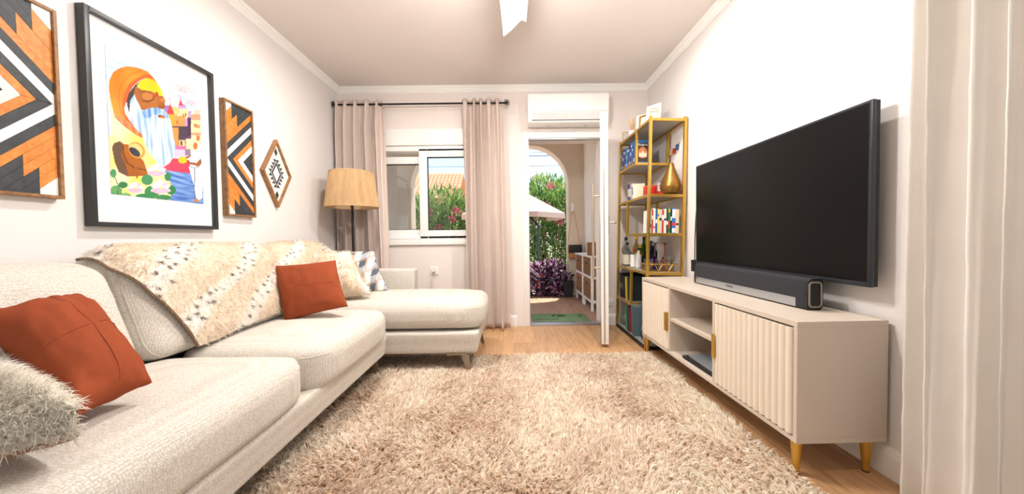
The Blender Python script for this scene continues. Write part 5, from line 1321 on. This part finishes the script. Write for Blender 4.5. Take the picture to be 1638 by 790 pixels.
# ------------------------------------------------------------------ plants on the porch
def leaf_cloud(name, parent, centers, n, ln, wd, cols, mat, g, up=.3, kind='stuff'):
    """n small pointed leaves scattered on ellipsoids: centers list of (c, r)"""
    V, F, Cc = [], [], []
    for i in range(n):
        c, r = centers[g.integers(len(centers))]; d = g.normal(size=3); d /= np.linalg.norm(d)
        p = np.array(c)+d*np.array(r)*(.55+.5*g.random()**.5)
        ax = d*.7+np.array([0, 0, up])+g.normal(size=3)*.45; ax /= np.linalg.norm(ax)
        sd = np.cross(ax, g.normal(size=3)); sd /= np.linalg.norm(sd); nn = np.cross(ax, sd)
        l = ln*(.6+.8*g.random()); w_ = wd*(.7+.6*g.random()); k = len(V)
        V += [p, p+ax*l*.4+sd*w_+nn*w_*.3, p+ax*l, p+ax*l*.4-sd*w_+nn*w_*.3]; F += [(k, k+1, k+2), (k, k+2, k+3)]
        q = cols[g.integers(len(cols))]; v = .8+.4*g.random(); Cc += [tuple(min(1, x*v) for x in q)+(1,)]*4
    b = B(); b.v = [tuple(p) for p in V]; b.f = F
    o = b.build(name, mat, parent, fixn=False); setcol(o, Cc)
    if kind: o['kind'] = kind
    return o
LEAF = vcol('leaf', trans=.45, rough=.45, spec=.4)
PURP = [C(226, 206, 220)[:3], C(70, 34, 62)[:3], C(98, 46, 84)[:3], C(50, 30, 48)[:3], C(150, 96, 140)[:3], C(190, 150, 180)[:3], C(44, 40, 44)[:3]]  # palest tones stand in for highlights on the leaves
pl_ = thing('purple_plant', 'large purple trailing plant in a dark green pot by the arch', 'plant', (.60, 5.62, 0))
B().lathe([(.12, 0), (.15, .02), (.175, .24), (.18, .26), (.165, .26), (.15, .2)], (.62, 5.66, -.003), 28, cap=False).build('pot', M('green_pot', C(52, 66, 58), .4), pl_, smooth=True)
leaf_cloud('foliage', pl_, [((.62, 5.62, .33), (.30, .18, .20)), ((.48, 5.58, .28), (.18, .14, .24)), ((.70, 5.60, .36), (.16, .12, .16)), ((.50, 5.50, .10), (.24, .1, .10)), ((.74, 5.42, .1), (.08, .05, .09))], 1500, .085, .02, PURP, LEAF, rng)
for a_, b_, c_ in ((.42, 5.50, .22), (.45, 5.47, .15), (.49, 5.46, .30), (.40, 5.49, .12)):
    B().lathe([(.002, 0), (.02, .01), (.026, .028), (.012, .034)], (a_, b_, c_), 8).build('red_flower', CM(226, 40, 40), pl_, smooth=True)
bp_ = thing('black_planter', 'tapered black square planter beside the wicker drawers', 'planter', (.90, 5.42, 0))
def sq(r, z): return [(.885-r, 5.40-r, z), (.885+r, 5.40-r, z), (.885+r, 5.40+r, z), (.885-r, 5.40+r, z)]
B().add(sq(.065, -.003)+sq(.085, .25)+sq(.078, .25)+sq(.07, .2), [(3, 2, 1, 0)]+[(i+4*k, (i+1) % 4+4*k, (i+1) % 4+4*k+4, i+4*k+4) for k in range(3) for i in range(4)]+[(12, 13, 14, 15)]).build('pot', M('planter_black', C(40, 44, 50), .5), bp_)
leaf_cloud('foliage', bp_, [((.885, 5.40, .29), (.05, .05, .05))], 60, .07, .012, PURP, LEAF, rng)
# pale garden ornament at the arch edge
orn = thing('garden_ornament', 'pale grey crouching stone animal ornament beside the purple plant', 'ornament', (.27, 5.80, 0))
om = M('pale_stone', C(206, 196, 196), .95, var=.12, scale=30, bump=.6, bscale=60)
def blob(c, r, n=18):
    return [(c[0]+r[0]*math.sin(a)*math.cos(q), c[1]+r[1]*math.sin(a)*math.sin(q), c[2]+r[2]*math.cos(a)) for a in np.linspace(.02, PI-.02, n) for q in np.linspace(0, 2*PI, n+1)[:-1]]
def addblob(b, c, r, n=18):
    k = [(j*n+i, j*n+(i+1) % n, (j+1)*n+(i+1) % n, (j+1)*n+i) for j in range(n-1) for i in range(n)]; b.add(blob(c, r, n), k)
ob = B(); addblob(ob, (.27, 5.82, .16), (.13, .12, .17)); ob.build('body', om, orn, smooth=True)
ob = B(); addblob(ob, (.34, 5.79, .36), (.09, .085, .09)); addblob(ob, (.42, 5.77, .335), (.045, .04, .04)); ob.build('head', om, orn, smooth=True)
ob = B(); addblob(ob, (.30, 5.74, .39), (.025, .03, .06)); addblob(ob, (.30, 5.86, .39), (.025, .03, .06)); ob.build('ears', om, orn, smooth=True)

# ------------------------------------------------------------------ garden
struct(B().box(-25, 20, PYW+.25, 60, -.55, -.5).build('garden_ground', M('pale_paving', C(196, 176, 156), .9, var=.1, scale=3)))
struct(B().box(-4, 4, PYW+.25, 6.25, -.5, -.02).build('terrace_step', STUCCOW))
GREEN = [C(112, 152, 74)[:3], C(88, 132, 60)[:3], C(140, 174, 96)[:3], C(66, 108, 50)[:3], C(160, 188, 116)[:3]]
PINK = [C(236, 110, 150)[:3], C(226, 70, 120)[:3], C(246, 160, 186)[:3]]
BK = M('bark', C(110, 88, 64), .9)
shr = [(-6.2, 9.2, 1.75), (-4.6, 8.9, 1.9), (-3.1, 8.7, 2.05), (-1.7, 8.6, 1.95), (-.3, 8.7, 2.05), (1.0, 8.6, 2.20), (2.2, 8.8, 2.0)]
lbl = ['oleander shrub at the far end of the hedge', 'oleander shrub below the tiled house', 'tall oleander shrub full of pink blooms before the tiled house', 'oleander shrub between window and doorway views', 'oleander shrub left of the parasol post', 'tallest oleander shrub with pink blooms behind the parasol', 'oleander shrub behind the porch pillar']
for (x, y, h), lb_ in zip(shr, lbl):
    h += .2
    t = thing('oleander_shrub', lb_, 'shrub', (x, y, -.5), 'flowering oleander hedge')
    for k in range(6): a = k*1.05; B().tube([(x+.1*math.cos(a), y+.1*math.sin(a), -.5), (x+.25*math.cos(a), y+.2*math.sin(a), .5), (x+.55*math.cos(a), y+.3*math.sin(a), h-.35)], [.03, .022, .01], 6).build('stem', BK, t, smooth=True)
    leaf_cloud('foliage', t, [((x, y, h-.55), (.75, .5, .55)), ((x-.35, y, h-.9), (.5, .45, .6)), ((x+.35, y, h-.9), (.5, .45, .6)), ((x, y, .2), (.85, .5, .7))], 5200, .17, .016, GREEN, LEAF, rng, up=.9)
    for k in range(9):
        a = rnd.uniform(-1, 1); c = (x+a*.75, y-.35-.2*rnd.random(), h-.25-1.1*rnd.random()**1.3+(.0 if abs(a) < .6 else -.15))
        leaf_cloud('flower_cluster', t, [(c, (.07, .07, .06))], 60, .05, .018, PINK, LEAF, rng, kind=None)
# bright taller yellow-green shrub
t = thing('yellow_green_tree', 'light yellow-green leafy tree above the oleander hedge', 'tree', (1.0, 10.6, -.5))
B().tube([(1.05, 10.6, -.5), (1.0, 10.6, 1.6), (1.1, 10.6, 2.5)], [.07, .05, .02], 8).build('trunk', M('bark2', C(120, 98, 74), .9), t, smooth=True)
leaf_cloud('foliage', t, [((.95, 10.6, 2.35), (.42, .3, .45)), ((1.45, 10.6, 2.2), (.35, .3, .4))], 1600, .10, .022, [C(176, 180, 84)[:3], C(150, 160, 70)[:3], C(200, 190, 110)[:3]], LEAF, rng, up=.6)
# dense dark hedge behind
t = thing('dark_hedge', 'dense dark green clipped hedge behind the oleanders', 'hedge', (-2, 9.8, -.5))
leaf_cloud('foliage', t, [((-6+k*.8, 9.7, .35), (.7, .35, .85)) for k in range(13)], 16000, .11, .03, [C(40, 64, 30)[:3], C(54, 80, 36)[:3], C(30, 46, 24)[:3]], LEAF, rng, up=.4)
BK3 = M('bark3', C(90, 74, 56), .9)
for k in range(13): B().tube([(-6+k*.8, 9.7, -.5), (-6+k*.8, 9.7, .9)], .04, 6).build('stem', BK3, t)
# parasol
ps = thing('garden_parasol', 'large pale pink garden parasol on a dark side post', 'parasol', (.55, 7.4, -.5))
pcx, pcy, pr_, zed, zap = .06, 7.5, 1.14, 1.42, 2.05
b = B(); ng = 8
ed = [(pcx+pr_*math.cos(PI/8+k*PI/4), pcy+pr_*math.sin(PI/8+k*PI/4), zed) for k in range(ng)]
b.add([(pcx, pcy, zap)]+ed, [(0, 1+k, 1+(k+1) % ng) for k in range(ng)]); CAN = cloth('parasol_cloth', C(238, 220, 210), .35, .03, 300)
o = b.build('canopy', CAN, ps, fixn=True); sd = o.modifiers.new('thickness', 'SOLIDIFY'); sd.thickness = .004
vb = B()
for k in range(ng):
    p, q = Vector(ed[k]), Vector(ed[(k+1) % ng]); vb.add([p, q, q-Vector((0, 0, .10)), p-Vector((0, 0, .10))], [(0, 1, 2, 3)])
vo = vb.build('valance', CAN, ps, fixn=False); sd = vo.modifiers.new('thickness', 'SOLIDIFY'); sd.thickness = .004
for k in range(ng): B().tube([(pcx, pcy, zap-.02), Vector(ed[k])-Vector((0, 0, .012))], .01, 6).build('rib', BLACKM, ps)
B().tube([(.60, 7.45, -.5), (.60, 7.45, 1.20)], .032, 12).build('post', M('post_grey', C(70, 78, 88), .4, .4), ps, smooth=True)
B().tube([(.60, 7.45, 1.18), (.40, 7.46, 1.42), (pcx, pcy, zap-.06)], .022, 8).build('arm', BLACKM, ps, smooth=True)
B().lathe([(.3, 0), (.3, .06), (.05, .09)], (.60, 7.45, -.5), 24).build('base', BLACKM, ps, smooth=True)
# neighbour house with terracotta roof
hs = thing('neighbour_house', 'cream neighbouring house with terracotta tiled roof', 'house', (-4.6, 19, -.5))
hx0, hx1, hy0, hy1, ze, zr = -7.4, -2.85, 17.6, 21.5, 3.05, 4.55
HW = M('cream_render', C(236, 214, 178), .9); TERR = M('terracotta', C(214, 150, 112), .8, var=.2, scale=6)
B().box(hx0, hx1, hy0, hy1, -.5, ze).build('wall', HW, hs)
b = B(); ym = (hy0+hy1)/2
b.add([(hx1, hy0, ze), (hx1, hy1, ze), (hx1, ym, zr-.08), (hx0, hy0, ze), (hx0, hy1, ze), (hx0, ym, zr-.08)], [(0, 1, 2), (5, 4, 3), (0, 2, 5, 3), (1, 4, 5, 2), (0, 3, 4, 1)]).build('gable', HW, hs)
n = int((hx1-hx0+.5)/.2)
tl = bpy.data.meshes.new('roof_tile')
rb_ = B()
seg = 8; Ls = math.hypot(ym-hy0+.3, zr-ze+.18)
for j in range(2):
    for k in range(seg+1): a = PI*k/seg; rb_.v.append((.095*math.cos(a), j*(Ls/9+.03), .06*math.sin(a)+(0 if j else .012)))
for k in range(seg): rb_.f.append((k, k+1, seg+2+k, seg+1+k))
tl.from_pydata(rb_.v, [], rb_.f); tl.materials.append(TERR); tl.polygons.foreach_set('use_smooth', [True]*len(tl.polygons))
rf = B().add([(hx0-.25, hy0-.3, ze-.16), (hx1+.25, hy0-.3, ze-.16), (hx1+.25, ym, zr), (hx0-.25, ym, zr), (hx0-.25, hy1+.3, ze-.16), (hx1+.25, hy1+.3, ze-.16),
     (hx0-.25, hy0-.3, ze-.24), (hx1+.25, hy0-.3, ze-.24), (hx1+.25, ym, zr-.08), (hx0-.25, ym, zr-.08), (hx0-.25, hy1+.3, ze-.24), (hx1+.25, hy1+.3, ze-.24)],
     [(0, 1, 2, 3), (3, 2, 5, 4), (6, 9, 8, 7), (9, 10, 11, 8), (0, 6, 7, 1), (4, 5, 11, 10), (0, 3, 9, 6), (3, 4, 10, 9), (1, 7, 8, 2), (2, 8, 11, 5)]).build('roof', TERR, hs)
sl = math.atan2(zr-ze+.16, ym-hy0+.3); off = WL[hs.name]
for k in range(n):
    for j in range(9):
        yy = hy0-.3+(ym-hy0+.3)*j/9; zz = ze-.16+(zr-ze+.16)*j/9
        child(tl, 'roof_tile', rf, (hx0-.2+.1+k*.2-off.x, yy-off.y, zz+.004-off.z), (sl, 0, 0))
for wx in (-5.6, -4.2): w_ = B().box(wx, wx+.7, hy0-.03, hy0+.02, .8, 2.0).build('window', CM(120, 110, 100), hs); B().box(wx+.06, wx+.64, hy0-.035, hy0-.03, .86, 1.94).build('pane', CM(70, 84, 96, .1), w_)
# overhead wires
for k, (z_, dz, lb_) in enumerate(((6.35, .0, 'lowest overhead wire crossing the sky beyond the hedge'), (6.95, .15, 'second overhead wire crossing the sky beyond the hedge'), (7.2, .15, 'pair upper overhead wire crossing the sky beyond the hedge'), (8.2, .2, 'topmost thin overhead wire crossing the sky beyond the hedge'))):
    o = B().tube([(x_, 26, z_+dz-.004*(20-abs(x_))+.0*k) for x_ in np.linspace(-20, 20, 21)], .016 if k != 1 else .028, 6).build('overhead_wire', BLACK); tag(o, lb_, 'wire', 'overhead wires')
for x_, lb_ in ((-20, 'wooden utility pole carrying the overhead wires beyond the tiled house'), (20, 'wooden utility pole carrying the overhead wires beyond the porch pillar')):
    t = thing('utility_pole', lb_, 'pole', (x_, 26, -.5)); B().tube([(x_, 26, -.5), (x_, 26, 8.9)], [.14, .09], 10).build('shaft', BK3, t, smooth=True); B().box(x_-.06, x_+.06, 25.4, 26.6, 8.5, 8.62).build('crossarm', BK3, t)
